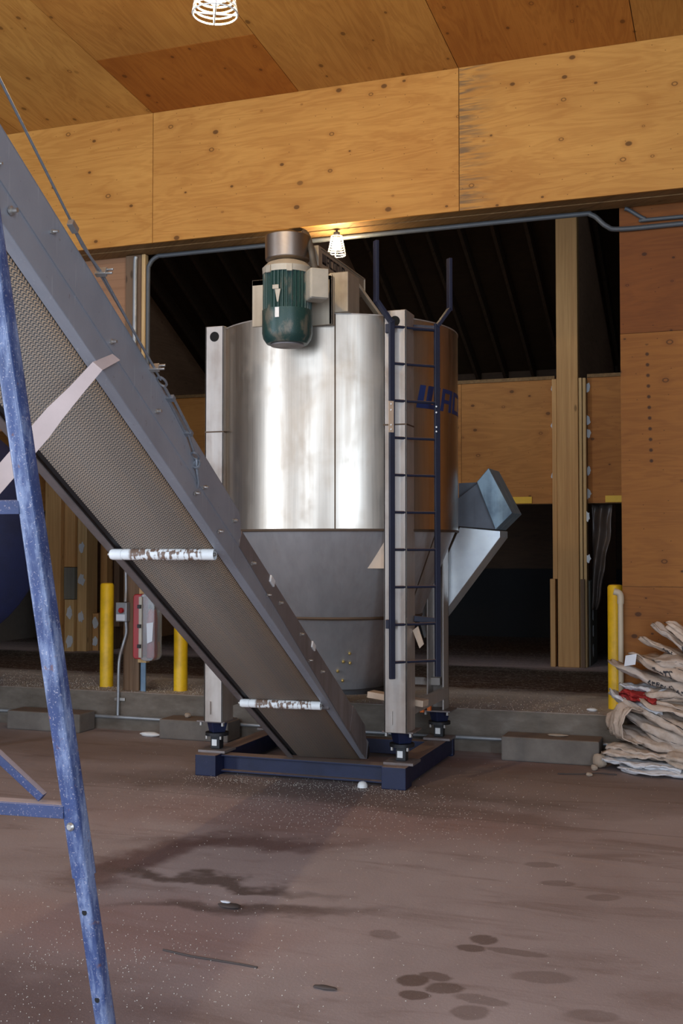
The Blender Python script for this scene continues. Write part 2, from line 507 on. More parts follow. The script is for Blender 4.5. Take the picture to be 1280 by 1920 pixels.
def mat_concrete(name, a, b):
    t = NT(name)
    p = t.pos()
    n = t.noise(p, 5, 6, 0.65)
    c = t.ramp(n, [(0.3, a), (0.7, b)])
    c = dusty(t, c, (0.22, 0.155, 0.12), 0.7, 0.1)
    return t.bsdf(c, 0.85, 0, n, 0.2, 0.006, Specular_IOR_Level=0.2)


M['block'] = mat_concrete('concrete_block', (0.125, 0.108, 0.094), (0.185, 0.163, 0.142))


def mat_steel(name, col, rough, dirt=(0.14, 0.095, 0.06), dirt_amt=0.5, sx=90.0, sz=1.4, aniso=0.0, metal=1.0):
    t = NT(name)
    p = t.pos()
    br = t.noise(t.uvw(p, (sx, sx, sz)), 1.0, 4, 0.6)
    cl = t.noise(p, 1.9, 5, 0.62, 0.4)
    st = t.noise(t.uvw(p, (9, 9, 0.7)), 1.2, 4, 0.6)
    c = t.mix(t.step(br, 0.3, 0.7), tuple(x * 0.93 for x in col), tuple(min(1, x * 1.05) for x in col))
    f = t.math('MULTIPLY', t.step(t.math('ADD', t.math('MULTIPLY', cl, 0.6), t.math('MULTIPLY', st, 0.4)), 0.42, 0.68), dirt_amt)
    c = t.mix(f, c, dirt)
    r = t.math('ADD', t.math('MULTIPLY', f, 0.35), t.math('MULTIPLY_ADD', br, 0.08, rough - 0.04))
    return t.bsdf(c, r, metal, br, 0.05, 0.001, Anisotropic=aniso)


M['shell'] = mat_steel('brushed_stainless_shell', (0.55, 0.485, 0.41), 0.33, (0.36, 0.275, 0.195), 0.5)
M['cone'] = mat_steel('dull_stainless_cone', (0.40, 0.385, 0.385), 0.5, (0.24, 0.20, 0.18), 0.5, 14, 2.0, metal=0.6)
M['leg_steel'] = mat_steel('dusty_leg_steel', (0.46, 0.42, 0.385), 0.5, (0.26, 0.20, 0.16), 0.6, 20, 1.0, metal=0.6)
M['weld'] = plain('brown_weld_seam', (0.10, 0.065, 0.042), 0.6, 0.6)
M['galv'] = mat_steel('galvanised_sheet', (0.86, 0.93, 0.98), 0.32, (0.66, 0.75, 0.82), 0.4, 7, 7, metal=0.6)  # bright copy of the sheet, light on the chute face put into its colour
M['galv_shaded'] = mat_steel('shaded_galvanised_sheet', (0.16, 0.18, 0.21), 0.55, (0.10, 0.10, 0.11), 0.4, 7, 7, metal=0.6)  # dark copy of the sheet, with the shade on the hood painted in
M['galv_blue'] = mat_steel('blue_grey_galvanised_sheet', (0.30, 0.42, 0.50), 0.5, (0.12, 0.18, 0.24), 0.8, 14, 14, metal=0.5)
M['sign_beam'] = mat_steel('tan_dusty_steel', (0.50, 0.43, 0.33), 0.5, (0.25, 0.19, 0.13), 0.5, 12, 3, metal=0.5)
M['pipe_steel'] = mat_steel('smoked_stainless', (0.36, 0.31, 0.27), 0.35, (0.14, 0.10, 0.08), 0.6, 4, 1)
M['cast'] = plain('dusty_cast_aluminium', (0.44, 0.40, 0.33), 0.6, 0.4, 0.25)


def mat_rail():
    t = NT('blue_grey_steel_rail')
    p = t.pos()
    br = t.noise(t.uvw(p, (4, 1, 1)), 2.2, 5, 0.6)
    sp = t.noise(p, 30, 3, 0.6)
    c = t.ramp(br, [(0.3, (0.25, 0.26, 0.29)), (0.7, (0.33, 0.34, 0.375))])
    c = t.mix(t.math('MULTIPLY', t.step(sp, 0.66, 0.74), 0.5), c, (0.14, 0.10, 0.09))
    sc = t.noise(t.uvw(p, (60, 60, 3)), 1.0, 3, 0.6)
    c = t.mix(t.math('MULTIPLY', t.step(sc, 0.62, 0.7), 0.3), c, (0.52, 0.53, 0.56))
    c = dusty(t, c, (0.42, 0.31, 0.26), 0.8, 0.08, 0.93, 0.99)
    return t.bsdf(c, 0.46, 0.25, br, 0.05, 0.003)


M['rail'] = mat_rail()
M['rail_brown'] = mat_steel('dusty_brown_rail', (0.22, 0.19, 0.185), 0.5, (0.13, 0.095, 0.08), 0.6, 6, 6, metal=0.4)


def mat_belt():
    t = NT('scalloped_rubber_belt')
    uv = t.n('ShaderNodeUVMap')
    sep = t.t.nodes.new('ShaderNodeSeparateXYZ'); t.t.links.new(uv, sep.inputs[0])
    U, V = sep.outputs[0], sep.outputs[1]
    qu = t.math('MULTIPLY', U, 1 / 0.020)
    fr = t.math('SUBTRACT', t.math('FRACT', qu), 0.5)
    sc = t.math('MULTIPLY', t.math('MULTIPLY', fr, fr), 3.2)
    vv = t.math('FRACT', t.math('ADD', t.math('MULTIPLY', V, 1 / 0.0165), sc))
    line = t.math('MULTIPLY', t.step(vv, 0.08, 0.34), t.step(vv, 0.66, 0.98, 1.0, 0.0))
    n1 = t.noise(t.n('ShaderNodeCombineXYZ', {0: t.math('MULTIPLY', U, 16.0), 1: t.math('MULTIPLY', V, 0.7), 2: 0.0}), 1.0, 4, 0.6)
    hi = t.mix(n1, (0.33, 0.22, 0.14), (0.22, 0.185, 0.155))
    edge = t.step(U, -0.10, -0.02)
    hi = t.mix(t.math('MULTIPLY', edge, 0.55), hi, (0.36, 0.215, 0.11))
    col = t.mix(line, (0.045, 0.047, 0.05), hi)
    return t.bsdf(col, 0.7, 0, line, 0.6, 0.004, Specular_IOR_Level=0.3)


M['belt'] = mat_belt()
M['rubber'] = plain('black_rubber', (0.018, 0.017, 0.018), 0.6)
M['blue'] = painted('dark_blue_paint', (0.005, 0.010, 0.045), 0.42, (0.24, 0.165, 0.13), 0.95, 0.06)
M['blue_leg'] = painted('blue_paint_with_sheen', (0.040, 0.064, 0.165), 0.24, (0.50, 0.44, 0.43), 0.55, 0.3, 0.6, (0.30, 0.36, 0.50), 0.5)  # pale patches paint in the light reflected off the leg
M['blue_ladder'] = painted('navy_ladder_paint', (0.009, 0.013, 0.036), 0.45, (0.2, 0.14, 0.12), 0.9, 0.04)
M['blue_drum'] = painted('navy_drum_paint', (0.006, 0.012, 0.055), 0.5, (0.2, 0.15, 0.13), 0.3, 0.05)
M['dust_bar'] = painted('dust_covered_blue_bar', (0.025, 0.040, 0.115), 0.5, (0.52, 0.40, 0.36), 1.0, 0.2)
M['dust_coat'] = plain('dust_coated_bar', (0.50, 0.39, 0.36), 0.8, 0, 0.15)
M['yellow'] = painted('yellow_paint', (0.92, 0.56, 0.012), 0.33, (0.5, 0.32, 0.12), 0.3, 0.02)
M['yellow_strip'] = plain('yellow_strip', (0.75, 0.45, 0.02), 0.5, 0, 0.1)
M['red'] = plain('red_gloss_plastic', (0.34, 0.010, 0.013), 0.38, 0, 0.2, 5)
M['red_cloth'] = plain('red_cloth', (0.33, 0.018, 0.015), 0.8, 0, 0.35, 25)
M['white'] = plain('white_plastic', (0.72, 0.71, 0.69), 0.45, 0, 0.06)
M['paper'] = plain('white_paper', (0.66, 0.69, 0.74), 0.7, 0, 0.05)
M['pvc'] = plain('grey_conduit', (0.085, 0.092, 0.10), 0.5, 0.2, 0.15)
M['pvc_light'] = plain('galvanised_conduit', (0.34, 0.355, 0.37), 0.42, 0.5, 0.15)
M['flex'] = plain('dark_flexible_conduit', (0.06, 0.056, 0.05), 0.55)
M['bolt'] = plain('bolt_steel', (0.45, 0.43, 0.40), 0.4, 0.8)
M['brass'] = plain('brass_bolt', (0.55, 0.42, 0.16), 0.4, 0.8)
M['rope'] = plain('steel_rope', (0.25, 0.27, 0.30), 0.5, 0.6, 0.3, 90)
M['dark'] = plain('black_steel', (0.02, 0.02, 0.022), 0.5, 0.3)
M['hole'] = plain('dark_hole', (0.004, 0.004, 0.004), 0.9)
M['tan'] = plain('tan_plate', (0.55, 0.42, 0.31), 0.55, 0.2, 0.12)
M['beige'] = plain('cream_pipe', (0.55, 0.46, 0.33), 0.5, 0, 0.08)
M['orange'] = plain('orange_tag', (0.75, 0.16, 0.02), 0.6)
M['stone'] = plain('pale_stone', (0.36, 0.28, 0.21), 0.8, 0, 0.25)
M['twig'] = plain('dark_twig', (0.06, 0.045, 0.04), 0.8)
M['ink'] = plain('black_ink', (0.035, 0.035, 0.04), 0.7)
M['logo_blue'] = plain('blue_lettering', (0.012, 0.035, 0.14), 0.5, 0, 0.15)
M['logo_dark'] = plain('dark_lettering', (0.035, 0.032, 0.035), 0.5, 0, 0.15)
M['steel_blue'] = painted('pale_blue_steel', (0.17, 0.26, 0.36), 0.5, (0.3, 0.25, 0.2), 0.3, 0.05)
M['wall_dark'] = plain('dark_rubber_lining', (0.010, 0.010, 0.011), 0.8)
M['wall_shed'] = plain('shed_wall', (0.15, 0.12, 0.095), 0.8)
M['green'] = None


def mat_green():
    t = NT('green_motor_paint')
    p = t.pos()
    n = t.noise(p, 9, 4, 0.6)
    c = t.mix(n, (0.010, 0.040, 0.035), (0.018, 0.056, 0.049))
    d = t.noise(t.uvw(p, (1, 1, 0.5)), 11, 4, 0.6)
    c = t.mix(t.math('MULTIPLY', t.step(d, 0.52, 0.66), 0.65), c, (0.16, 0.135, 0.10))
    c = dusty(t, c, (0.30, 0.25, 0.18), 0.9, 0.1)
    return t.bsdf(c, 0.42, 0.1, n, 0.04, 0.004)


M['green'] = mat_green()


def mat_roller():
    t = NT('dirt_banded_white_roller')
    uv = t.n('ShaderNodeUVMap')
    sep = t.t.nodes.new('ShaderNodeSeparateXYZ'); t.t.links.new(uv, sep.inputs[0])
    U, V = sep.outputs[0], sep.outputs[1]
    n = t.noise(t.n('ShaderNodeCombineXYZ', {0: t.math('MULTIPLY', U, 60.0), 1: t.math('MULTIPLY', V, 1.5), 2: 0.0}), 1.0, 3, 0.6)
    n2 = t.noise(t.n('ShaderNodeCombineXYZ', {0: t.math('MULTIPLY', U, 9.0), 1: t.math('MULTIPLY', V, 3), 2: 3.0}), 1.0, 2, 0.6)
    mid = t.math('MULTIPLY', t.step(U, -0.42, -0.40), t.step(U, -0.065, -0.05, 1.0, 0.0))
    f = t.math('MULTIPLY', t.step(t.math('ADD', t.math('MULTIPLY', n, 0.5), t.math('MULTIPLY', n2, 0.6)), 0.50, 0.56), mid)
    col = t.mix(f, (0.74, 0.73, 0.71), t.mix(n, (0.10, 0.055, 0.035), (0.22, 0.14, 0.10)))
    return t.bsdf(col, 0.45, 0)


M['roller'] = mat_roller()


def mat_sack():
    t = NT('woven_poly_sack')
    p = t.pos()
    n = t.noise(p, 7, 5, 0.65)
    rnd = t.n('ShaderNodeObjectInfo', out=5)
    a = t.mix(rnd, (0.60, 0.47, 0.37), (0.50, 0.42, 0.36))
    c = t.mix(t.step(n, 0.4, 0.75), a, (0.36, 0.27, 0.20))
    cr = t.noise(p, 16, 4, 0.6, 1.2)
    return t.bsdf(c, 0.6, 0, cr, 0.5, 0.012, Specular_IOR_Level=0.3)


M['sack'] = mat_sack()
M['sack_white'] = plain('white_poly_sack', (0.62, 0.61, 0.62), 0.55, 0, 0.12)


def mat_clear():
    t = NT('clear_plastic_cover')
    t.bsdf((0.80, 0.84, 0.88), 0.12, 0.0, Transmission_Weight=0.75, IOR=1.2)
    return t.m


M['clear'] = mat_clear()


def mat_film():
    t = NT('dirty_plastic_film')
    n = t.noise(t.pos(), 3, 4, 0.6)
    return t.bsdf(t.mix(n, (0.10, 0.075, 0.062), (0.19, 0.15, 0.13)), 0.3, 0.0, Specular_IOR_Level=0.5)


M['film'] = mat_film()


def mat_emit(name, col, strength):
    t = NT(name)
    t.bsdf((0.9, 0.9, 0.9), 0.4, 0)
    t.set(t.p, 'Emission Color', col); t.set(t.p, 'Emission Strength', strength)
    return t.m


M['bulb_front'] = mat_emit('lit_bulb_front', LAMP_COLOR, LAMP_FRONT)
M['bulb_back'] = mat_emit('lit_bulb_back', LAMP_COLOR, LAMP_BACK)
M['cage'] = plain('white_wire_guard', (0.80, 0.78, 0.72), 0.4, 0, 0.05)


# ------------------------------------------------------------------ the building
XL, XR, YF, YB = -9.6, 3.6, -4.1, 8.93
PLAT = 0.335


def ceil_z(y): return 5.40 + 0.09 * (8.53 - y)


struct('floor', MB().box((XL - 0.1, YF - 0.1, -0.15), (XR + 0.1, 8.76, 0.0)), M['floor'])

mb = MB().box((XL - 0.1, 8.76, -0.15), (XR + 0.1, 17.2, PLAT))
struct('floor_platform', mb, M['platform'], 0.012)

# ceiling: plywood sheets in columns 1.36 m wide
cols = [(-9.7, -6.15, (0.10, 0.9, 0.52)), (-6.15, -4.79, (0.0, 0.1, 0.66)), (-4.79, -3.42, (0.30, 0.3, 0.50)), (-3.42, -2.065, (0.22, 0.55, 0.48)),
        (-2.065, -0.70, (0.75, 0.7, 0.46)), (-0.70, 0.66, (0.32, 0.8, 0.42)), (0.66, 3.7, (0.3, 0.35, 0.46))]
mb = MB()
g = 0.003
for i, (x0, x1, tn) in enumerate(cols):
    cuts = [8.53, 7.615, 5.2, 2.7, 0.3, -2.1, -4.2] if i == 2 else ([8.53, 6.1, 3.4, 0.9, -1.5, -4.2] if i % 2 else [8.53, 5.2, 2.5, 0.0, -2.4, -4.2])
    for j in range(len(cuts) - 1):
        y0, y1 = cuts[j + 1] + g, cuts[j] - g
        tt = (0.95, 0.2, 0.46) if (i == 2 and j == 0) else (tn[0] * (1 if j == 0 else random.uniform(0.5, 1.1)), (tn[1] + 0.31 * j) % 1, tn[2] + (0.0 if j == 0 else random.uniform(-.04, .04)))
        za, zb = ceil_z(y0), ceil_z(y1)
        mb.hexa([(x0 + g, y0, za), (x1 - g, y0, za), (x1 - g, y1, zb), (x0 + g, y1, zb),
                 (x0 + g, y0, za + .02), (x1 - g, y0, za + .02), (x1 - g, y1, zb + .02), (x0 + g, y1, zb + .02)], tint=tt)
struct('ceiling', mb, M['ply_ceiling'])
za, zb = ceil_z(YF - .1), ceil_z(8.55)
mb = MB().hexa([(XL - .1, YF - .1, za + .03), (XR + .1, YF - .1, za + .03), (XR + .1, 8.55, zb + .03), (XL - .1, 8.55, zb + .03),
                (XL - .1, YF - .1, za + .2), (XR + .1, YF - .1, za + .2), (XR + .1, 8.55, zb + .2), (XL - .1, 8.55, zb + .2)])
struct('ceiling_deck', mb, M['wall_shed'])

# plywood header above the opening
mb = MB()
for x0, x1, tn in ((-9.7, -7.5, (0.1, 0.2, 0.5)), (-7.5, -4.787, (0.06, 0.62, 0.54)), (-4.787, -2.062, (0.12, 0.15, 0.52)), (-2.062, 0.66, (0.02, 0.82, 0.46)), (0.66, 3.7, (0.1, 0.4, 0.5))):
    mb.box((x0 + g, 8.53, 4.262), (x1 - g, 8.552, 5.44), tint=tn)
struct('wall_header', mb, M['ply_beam'])
struct('wall_header_core', MB().box((XL - .1, 8.556, 4.30), (XR + .1, 8.90, 5.6)), M['wall_shed'])
mb = MB()
for y0, y1, z0 in ((8.556, 8.69, 4.268), (8.695, 8.80, 4.262), (8.81, 8.90, 4.268)):
    mb.box((XL - .1, y0, z0), (XR + .1, y1, 4.298))
struct('trim_header_plate', mb, M['lumber_x'])

# right-hand plywood wall behind the sacks
mb = MB()
for x0, x1, z0, z1, tn in ((-0.875, 0.40, 0.0, 1.31, (0.42, 0.3, 0.47)), (-0.875, 0.40, 1.313, 3.28, (0.35, 0.85, 0.50)), (-0.875, 0.40, 3.283, 4.55, (0.85, 0.55, 0.22)),  # top sheet tinted darker, painting in the shade under the header
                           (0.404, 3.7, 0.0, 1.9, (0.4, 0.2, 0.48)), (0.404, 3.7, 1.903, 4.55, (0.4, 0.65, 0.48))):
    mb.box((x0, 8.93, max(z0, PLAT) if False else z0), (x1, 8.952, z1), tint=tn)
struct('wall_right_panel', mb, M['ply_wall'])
struct('wall_right_core', MB().box((-0.870, 8.955, PLAT), (XR + .1, 9.09, 4.9)), M['lumber_brown'])
struct('wall_left_panel', MB().box((-9.7, 8.91, 2.72), (-5.27, 8.94, 4.9), tint=(0.5, 0.4, 0.45)), M['ply_side'])

# shed walls with the open doorways behind and beside the camera
WT = 0.15
mb = MB()
for p0, p1 in (((XL - WT, YF, 0), (XL, -1.6, 6.8)), ((XL - WT, 0.4, 0), (XL, 8.76, 6.8)), ((XL - WT, -1.6, 4.9), (XL, 0.4, 6.8)), ((XL - WT, 8.76, PLAT), (XL, 17.2, 6.8))):
    mb.box(p0, p1)
struct('wall_left', mb, M['wall_shed'])
mb = MB()
for p0, p1 in (((XR, YF, 0), (XR + WT, -3.6, 6.8)), ((XR, -0.9, 0), (XR + WT, 8.76, 6.8)), ((XR, -3.6, 4.9), (XR + WT, -0.9, 6.8)), ((XR, 8.76, PLAT), (XR + WT, 17.2, 6.8))):
    mb.box(p0, p1)
struct('wall_right', mb, M['wall_shed'])
mb = MB()
for p0, p1 in (((XL - WT, YF - WT, 0), (-6.0, YF, 6.8)), ((-0.1, YF - WT, 0), (1.5, YF, 6.8)), ((3.3, YF - WT, 0), (XR + WT, YF, 6.8)), ((-6.0, YF - WT, 4.9), (3.3, YF, 6.8))):
    mb.box(p0, p1)
struct('wall_front', mb, M['wall_shed'])

# bays behind: back wall, lining, roof boarding, rafters
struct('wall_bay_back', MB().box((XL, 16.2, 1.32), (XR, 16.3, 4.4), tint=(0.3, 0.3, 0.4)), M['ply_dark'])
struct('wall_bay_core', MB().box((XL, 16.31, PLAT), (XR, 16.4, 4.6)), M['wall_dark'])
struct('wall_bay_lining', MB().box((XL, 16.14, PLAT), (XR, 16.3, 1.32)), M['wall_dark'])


def roof_z(y): return 4.0 + (16.2 - y) * 0.50


def slope_slab(x0, x1, y0, y1, dz0, dz1):
    return MB().hexa([(x0, y0, roof_z(y0) + dz0), (x1, y0, roof_z(y0) + dz0), (x1, y1, roof_z(y1) + dz0), (x0, y1, roof_z(y1) + dz0),
                      (x0, y0, roof_z(y0) + dz1), (x1, y0, roof_z(y0) + dz1), (x1, y1, roof_z(y1) + dz1), (x0, y1, roof_z(y1) + dz1)])


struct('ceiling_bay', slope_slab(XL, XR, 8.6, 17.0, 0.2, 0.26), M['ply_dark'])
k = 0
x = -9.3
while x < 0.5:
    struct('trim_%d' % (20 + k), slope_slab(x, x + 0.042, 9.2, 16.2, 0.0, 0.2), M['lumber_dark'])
    x += 0.405; k += 1
struct('trim_bay_plate', MB().box((XL, 16.05, 3.86), (XR, 16.2, 3.99)), M['lumber_x'])

# plywood band over the bay openings
mb = MB()
for x0, x1, tn in ((-9.6, -7.3, (0.25, 0.2, 0.5)), (-7.296, -4.86, (0.12, 0.5, 0.52)), (-4.856, -2.96, (0.2, 0.9, 0.5)), (-2.956, -1.91, (0.22, 0.37, 0.50)), (-1.56, 0.6, (0.48, 0.75, 0.52)), (0.604, 3.6, (0.3, 0.15, 0.5))):
    mb.box((x0, 12.30, 2.10), (x1, 12.32, 3.46), tint=tn)
struct('wall_band', mb, M['ply_band'])
mb = MB().box((-9.6, 12.33, 2.095), (3.6, 12.42, 2.16)).box((-9.6, 12.29, 3.462), (-1.91, 12.42, 3.50)).box((-1.56, 12.29, 3.462), (3.6, 12.42, 3.50))
struct('trim_band', mb, M['lumber_x'])

# bay posts and partitions
struct('trim_1', MB().box((-1.872, 12.17, PLAT), (-1.642, 12.31, 5.75)), M['lumber'], 0.008, 'tall pale wooden post between the two right bays')
struct('trim_2', MB().box((-1.638, 12.19, PLAT), (-1.605, 12.33, 3.45)).box((-1.60, 12.21, PLAT), (-1.565, 12.33, 3.45)), M['lumber_pale'], 0.004)
struct('trim_3', MB().box((-1.925, 12.19, 1.28), (-1.876, 12.33, 3.45)).box((-1.955, 12.18, PLAT), (-1.90, 12.33, 1.28)), M['lumber'], 0.004)
struct('trim_4', MB().box((-1.60, 12.35, PLAT), (-1.55, 12.95, 1.26)), M['lumber_grey'], 0.004)
struct('trim_5', MB().box((-1.628, 12.16, PLAT), (-1.585, 12.188, 1.28)), M['lumber_brown'], 0.004)
struct('wall_partition', MB().box((-1.80, 12.36, PLAT), (-1.66, 16.1, 5.5), tint=(0.2, 0.3, 0.5)), M['ply_side'])
struct('wall_partition_left', MB().box((-8.10, 12.36, PLAT), (-7.95, 16.1, 5.5), tint=(0.2, 0.6, 0.5)), M['ply_side'])
struct('wall_partition_middle', MB().box((-4.95, 12.36, PLAT), (-4.80, 16.1, 5.5), tint=(0.2, 0.1, 0.5)), M['ply_side'])
struct('trim_6', MB().box((-8.19, 11.93, PLAT), (-7.96, 12.28, 5.75)), M['lumber'], 0.008)
struct('trim_7', MB().box((-7.955, 12.0, 1.38), (-7.80, 12.12, 3.45)), M['lumber'], 0.004)
struct('trim_8', MB().box((-7.955, 12.0, 0.98), (-7.80, 12.12, 1.375)), M['lumber_grey'], 0.004)
struct('trim_9', MB().box((-7.935, 11.99, PLAT), (-7.80, 12.12, 0.975)), M['lumber_pale'], 0.004)
struct('trim_10', MB().box((-7.795, 12.05, PLAT), (-7.66, 12.30, 3.45)), M['lumber_pale'], 0.004)
struct('trim_11', MB().box((-7.655, 12.18, PLAT), (-7.57, 12.42, 0.80)).box((-7.655, 12.36, 0.80), (-7.56, 12.5, 2.1)), M['lumber'], 0.004)
struct('trim_12', MB().box((-7.56, 12.42, PLAT), (-7.50, 12.6, 0.62)).box((-7.52, 12.46, 0.62), (-7.44, 12.7, 2.1)), M['lumber_brown'], 0.004)


def splat(mb, c, ax, ay, r, seed):
    c, ax, ay = Vector(c), Vector(ax), Vector(ay)
    rr = random.Random(seed)
    n = 14
    P = []
    for i in range(n):
        a = 2 * pi * i / n
        P.append(c + ax * cos(a) * r * rr.uniform(0.55, 1.05) + ay * sin(a) * r * 1.7 * rr.uniform(0.55, 1.05))
    mb.prism(P, ax.cross(ay).normalized() * 0.003)


mb = MB()
for i, (px, py, pz, r) in enumerate(((-7.73, 12.045, 2.12, .05), (-7.73, 12.045, 1.62, .05), (-7.73, 12.045, 1.22, .055), (-7.73, 12.045, 0.76, .05), (-7.86, 11.985, 0.82, .055), (-7.86, 11.985, 0.45, .06),
                                     (-7.61, 12.175, 0.68, .05), (-7.61, 12.175, 0.45, .05))):
    splat(mb, (px, py, pz), (1, 0, 0), (0, 0, 1), r, i)
struct('trim_13', mb, M['putty'])
mb = MB()
for i, z in enumerate((3.36, 3.0, 2.86, 2.45, 2.2, 1.95, 1.5)):
    splat(mb, (-1.556, 12.295 if z > 2.1 else 12.215, z), (1, 0, 0), (0, 0, 1), 0.035, 50 + i)
for i, z in enumerate((3.36, 2.95, 2.4)):
    splat(mb, (-1.93, 12.295, z), (1, 0, 0), (0, 0, 1), 0.028, 70 + i)
for i, z in enumerate((1.15, 0.9, 0.7, 0.5)):
    splat(mb, (-1.546, 12.55, z), (0, 1, 0), (0, 0, 1), 0.05, 80 + i)
struct('trim_14', mb, M['putty'])
# post that stands on the kerb and runs up to the header
struct('trim_15', MB().box((-5.235, 8.84, PLAT), (-5.075, 8.90, 4.262)), M['lumber_brown'], 0.006, 'weathered brown post on the kerb carrying the red fire cabinet')
struct('trim_16', MB().box((-5.070, 8.84, 1.9), (-5.035, 8.90, 4.262)), M['lumber_pale'], 0.003)

for nm, lb, x0, x1 in (('edge_guard_strip', 'yellow strip under the plywood band, left of the tall bay post', -2.75, -2.165), ('edge_guard_strip', 'yellow strip under the plywood band, right of the tall bay post', -1.375, -0.6)):
    o = MB().box((x0, 12.285, 2.105), (x1, 12.299, 2.178)).build(nm, M['yellow_strip'], None, 0.002)
    tag(o, lb, 'edge strip', 'yellow strips under the band')

# torn plastic sheet in the right bay
mb = MB()
NU, NV = 14, 24
for j in range(NV + 1):
    v = j / NV
    for i in range(NU + 1):
        u = i / NU
        w = 0.22 * (1 - 0.75 * v ** 1.5) + 0.03 * noise.noise((v * 5, 2, 0))
        mb.v.append(Vector((-1.545 + u * w, 12.50 + 0.035 * sin(u * 9 + v * 4) + 0.03 * noise.noise((u * 3, v * 6, 1)), 2.09 - 1.15 * v)))
for j in range(NV):
    for i in range(NU):
        a = j * (NU + 1) + i
        mb.face([a, a + 1, a + NU + 2, a + NU + 1], smooth=True)
o = mb.build('plastic_sheet', M['film'], None, recalc=False)
md = o.modifiers.new('solid', 'SOLIDIFY'); md.thickness = 0.003
tag(o, 'torn dark plastic sheet hanging beside the tall post in the right bay', 'plastic sheet')

# ------------------------------------------------------------------ blue drum at the left edge
dc = Vector((-6.40, 7.55, 1.74)); da = Vector((0.64, -0.77, 0)).normalized(); ds = Vector((0.77, 0.64, 0))
drum = thing('mixing_drum', 'big round navy blue drum at the left edge behind the blue conveyor leg', 'drum', (dc.x, dc.y, 0))
MB().lathe(dc, [(0.55, -0.62), (0.98, -0.45), (0.98, 0.35), (0.90, 0.42), (0.5, 0.55)], 48, da).build('drum_body', M['blue_drum'], drum, 0.01)
MB().lathe(dc, [(0.985, -0.05), (1.0, -0.05), (1.0, 0.05), (0.985, 0.05)], 48, da).build('rim_band', M['blue_drum'], drum)
for s in (-1, 1):
    MB().box((dc.x + s * 0.55 - .05, dc.y - .05, 0.0), (dc.x + s * 0.55 + .05, dc.y + .05, 1.1)).build('leg', M['blue'], drum, 0.004)

# ------------------------------------------------------------------ mixing tank
TC = Vector((-2.84, 7.89, 0)); TR = 0.892; TZ0, TZ1 = 1.735, 3.185
tank = thing('mixing_tank', 'tall stainless steel mixing tank with cone bottom on a blue frame', 'tank', (TC.x, TC.y, 0))
mb = MB().lathe(TC, [(TR, TZ0), (TR, TZ1), (TR - .012, TZ1), (TR - .012, TZ0 + .01)], 160, capb=False, capt=False)
mb.build('shell', M['shell'], tank)
rk = [(0.87, TZ0), (0.62, 1.125), (0.595, 1.11), (0.36, 0.60), (0.345, 0.60), (0.58, 1.12), (0.60, 1.13), (0.85, TZ0)]
MB().lathe(TC, rk, 128, capb=False, capt=False).build('cone', M['cone'], tank)
MB().lathe(TC, [(TR, TZ0 - 0.014), (TR + .006, TZ0 - 0.010), (TR + .006, TZ0 + .002), (TR, TZ0 + 0.004), (0.86, TZ0 + .004), (0.86, TZ0 - .014)], 128, capb=False, capt=False).build('weld_seam', M['weld'], tank)
MB().lathe(TC, [(0.622, 1.108), (0.628, 1.118), (0.624, 1.13), (0.61, 1.13), (0.60, 1.11)], 96, capb=False, capt=False).build('weld_seam', M['weld'], tank)
mb = MB()
for ang, za, zb, ra, rb, w in ((-71.7, TZ0, TZ1, TR, TR, .009), (-18, 1.13, TZ0, .622, .87, .01), (-128, 1.13, TZ0, .622, .87, .01), (-100, 0.80, 1.11, .455, .597, .012)):
    a = radians(ang); dr = Vector((cos(a), sin(a), 0)); tn = Vector((-sin(a), cos(a), 0))
    mb.bar(TC + dr * (ra + .0015) + Vector((0, 0, za)), TC + dr * (rb + .0015) + Vector((0, 0, zb)), w, 0.004, dr)
mb.build('vertical_seam', M['weld'], tank)
MB().lathe(TC, [(TR + .003, TZ1 - .004), (TR + .003, TZ1 + .004), (TR - .016, TZ1 + .004), (TR - .016, TZ1 - .004), (TR + .003, TZ1 - .004)], 128, capb=False, capt=False).build('rim', M['leg_steel'], tank)
MB().lathe(TC, [(0.46, 0.575), (0.46, 0.60), (0.30, 0.60), (0.30, 0.575), (0.46, 0.575)], 48, capb=False, capt=False).build('outlet_flange', M['dark'], tank)
# bolts on the cone
for ang, z in ((-61, 0.87), (-66, 0.81), (-71, 0.74), (-75, 0.67), (-66, 0.67), (-60, 0.80)):
    a = radians(ang); r = 0.36 + (z - 0.60) / 0.51 * 0.235
    MB().lathe(TC + Vector((cos(a) * r, sin(a) * r, z)), [(0.011, -.004), (0.011, .012), (0.006, .018)], 8, (cos(a), sin(a), -0.4)).build('bolt', M['brass'], tank)


# legs (pressed channel sections)
def leg(x0, x1, y0, y1, ztop, back):
    t = 0.012
    m = MB()
    m.box((x0, y0, 0.375), (x1, y0 + t, ztop)) if not back else m.box((x0, y1 - t, 0.375), (x1, y1, ztop))
    m.box((x0, y0, 0.375), (x0 + t, y1, ztop)); m.box((x1 - t, y0, 0.375), (x1, y1, ztop))
    o = m.build('leg', M['leg_steel'], tank, 0.003)
    c = ((x0 + x1) / 2, (y0 if not back else y1))
    if not back:
        MB().lathe((c[0], c[1] - .002, ztop - .075), [(0.036, 0.0), (0.036, 0.006)], 20, (0, 1, 0)).build('lifting_hole', M['hole'], o)
        MB().box((x0 - .002, y0 - .002, 2.435), (x1 + .002, y1, 2.445)).build('weld_line', M['weld'], o)
        MB().box((c[0] - .03, y0 - .012, 0.43), (c[0] - .018, y0, 0.52)).build('lug', M['leg_steel'], o)
    return o


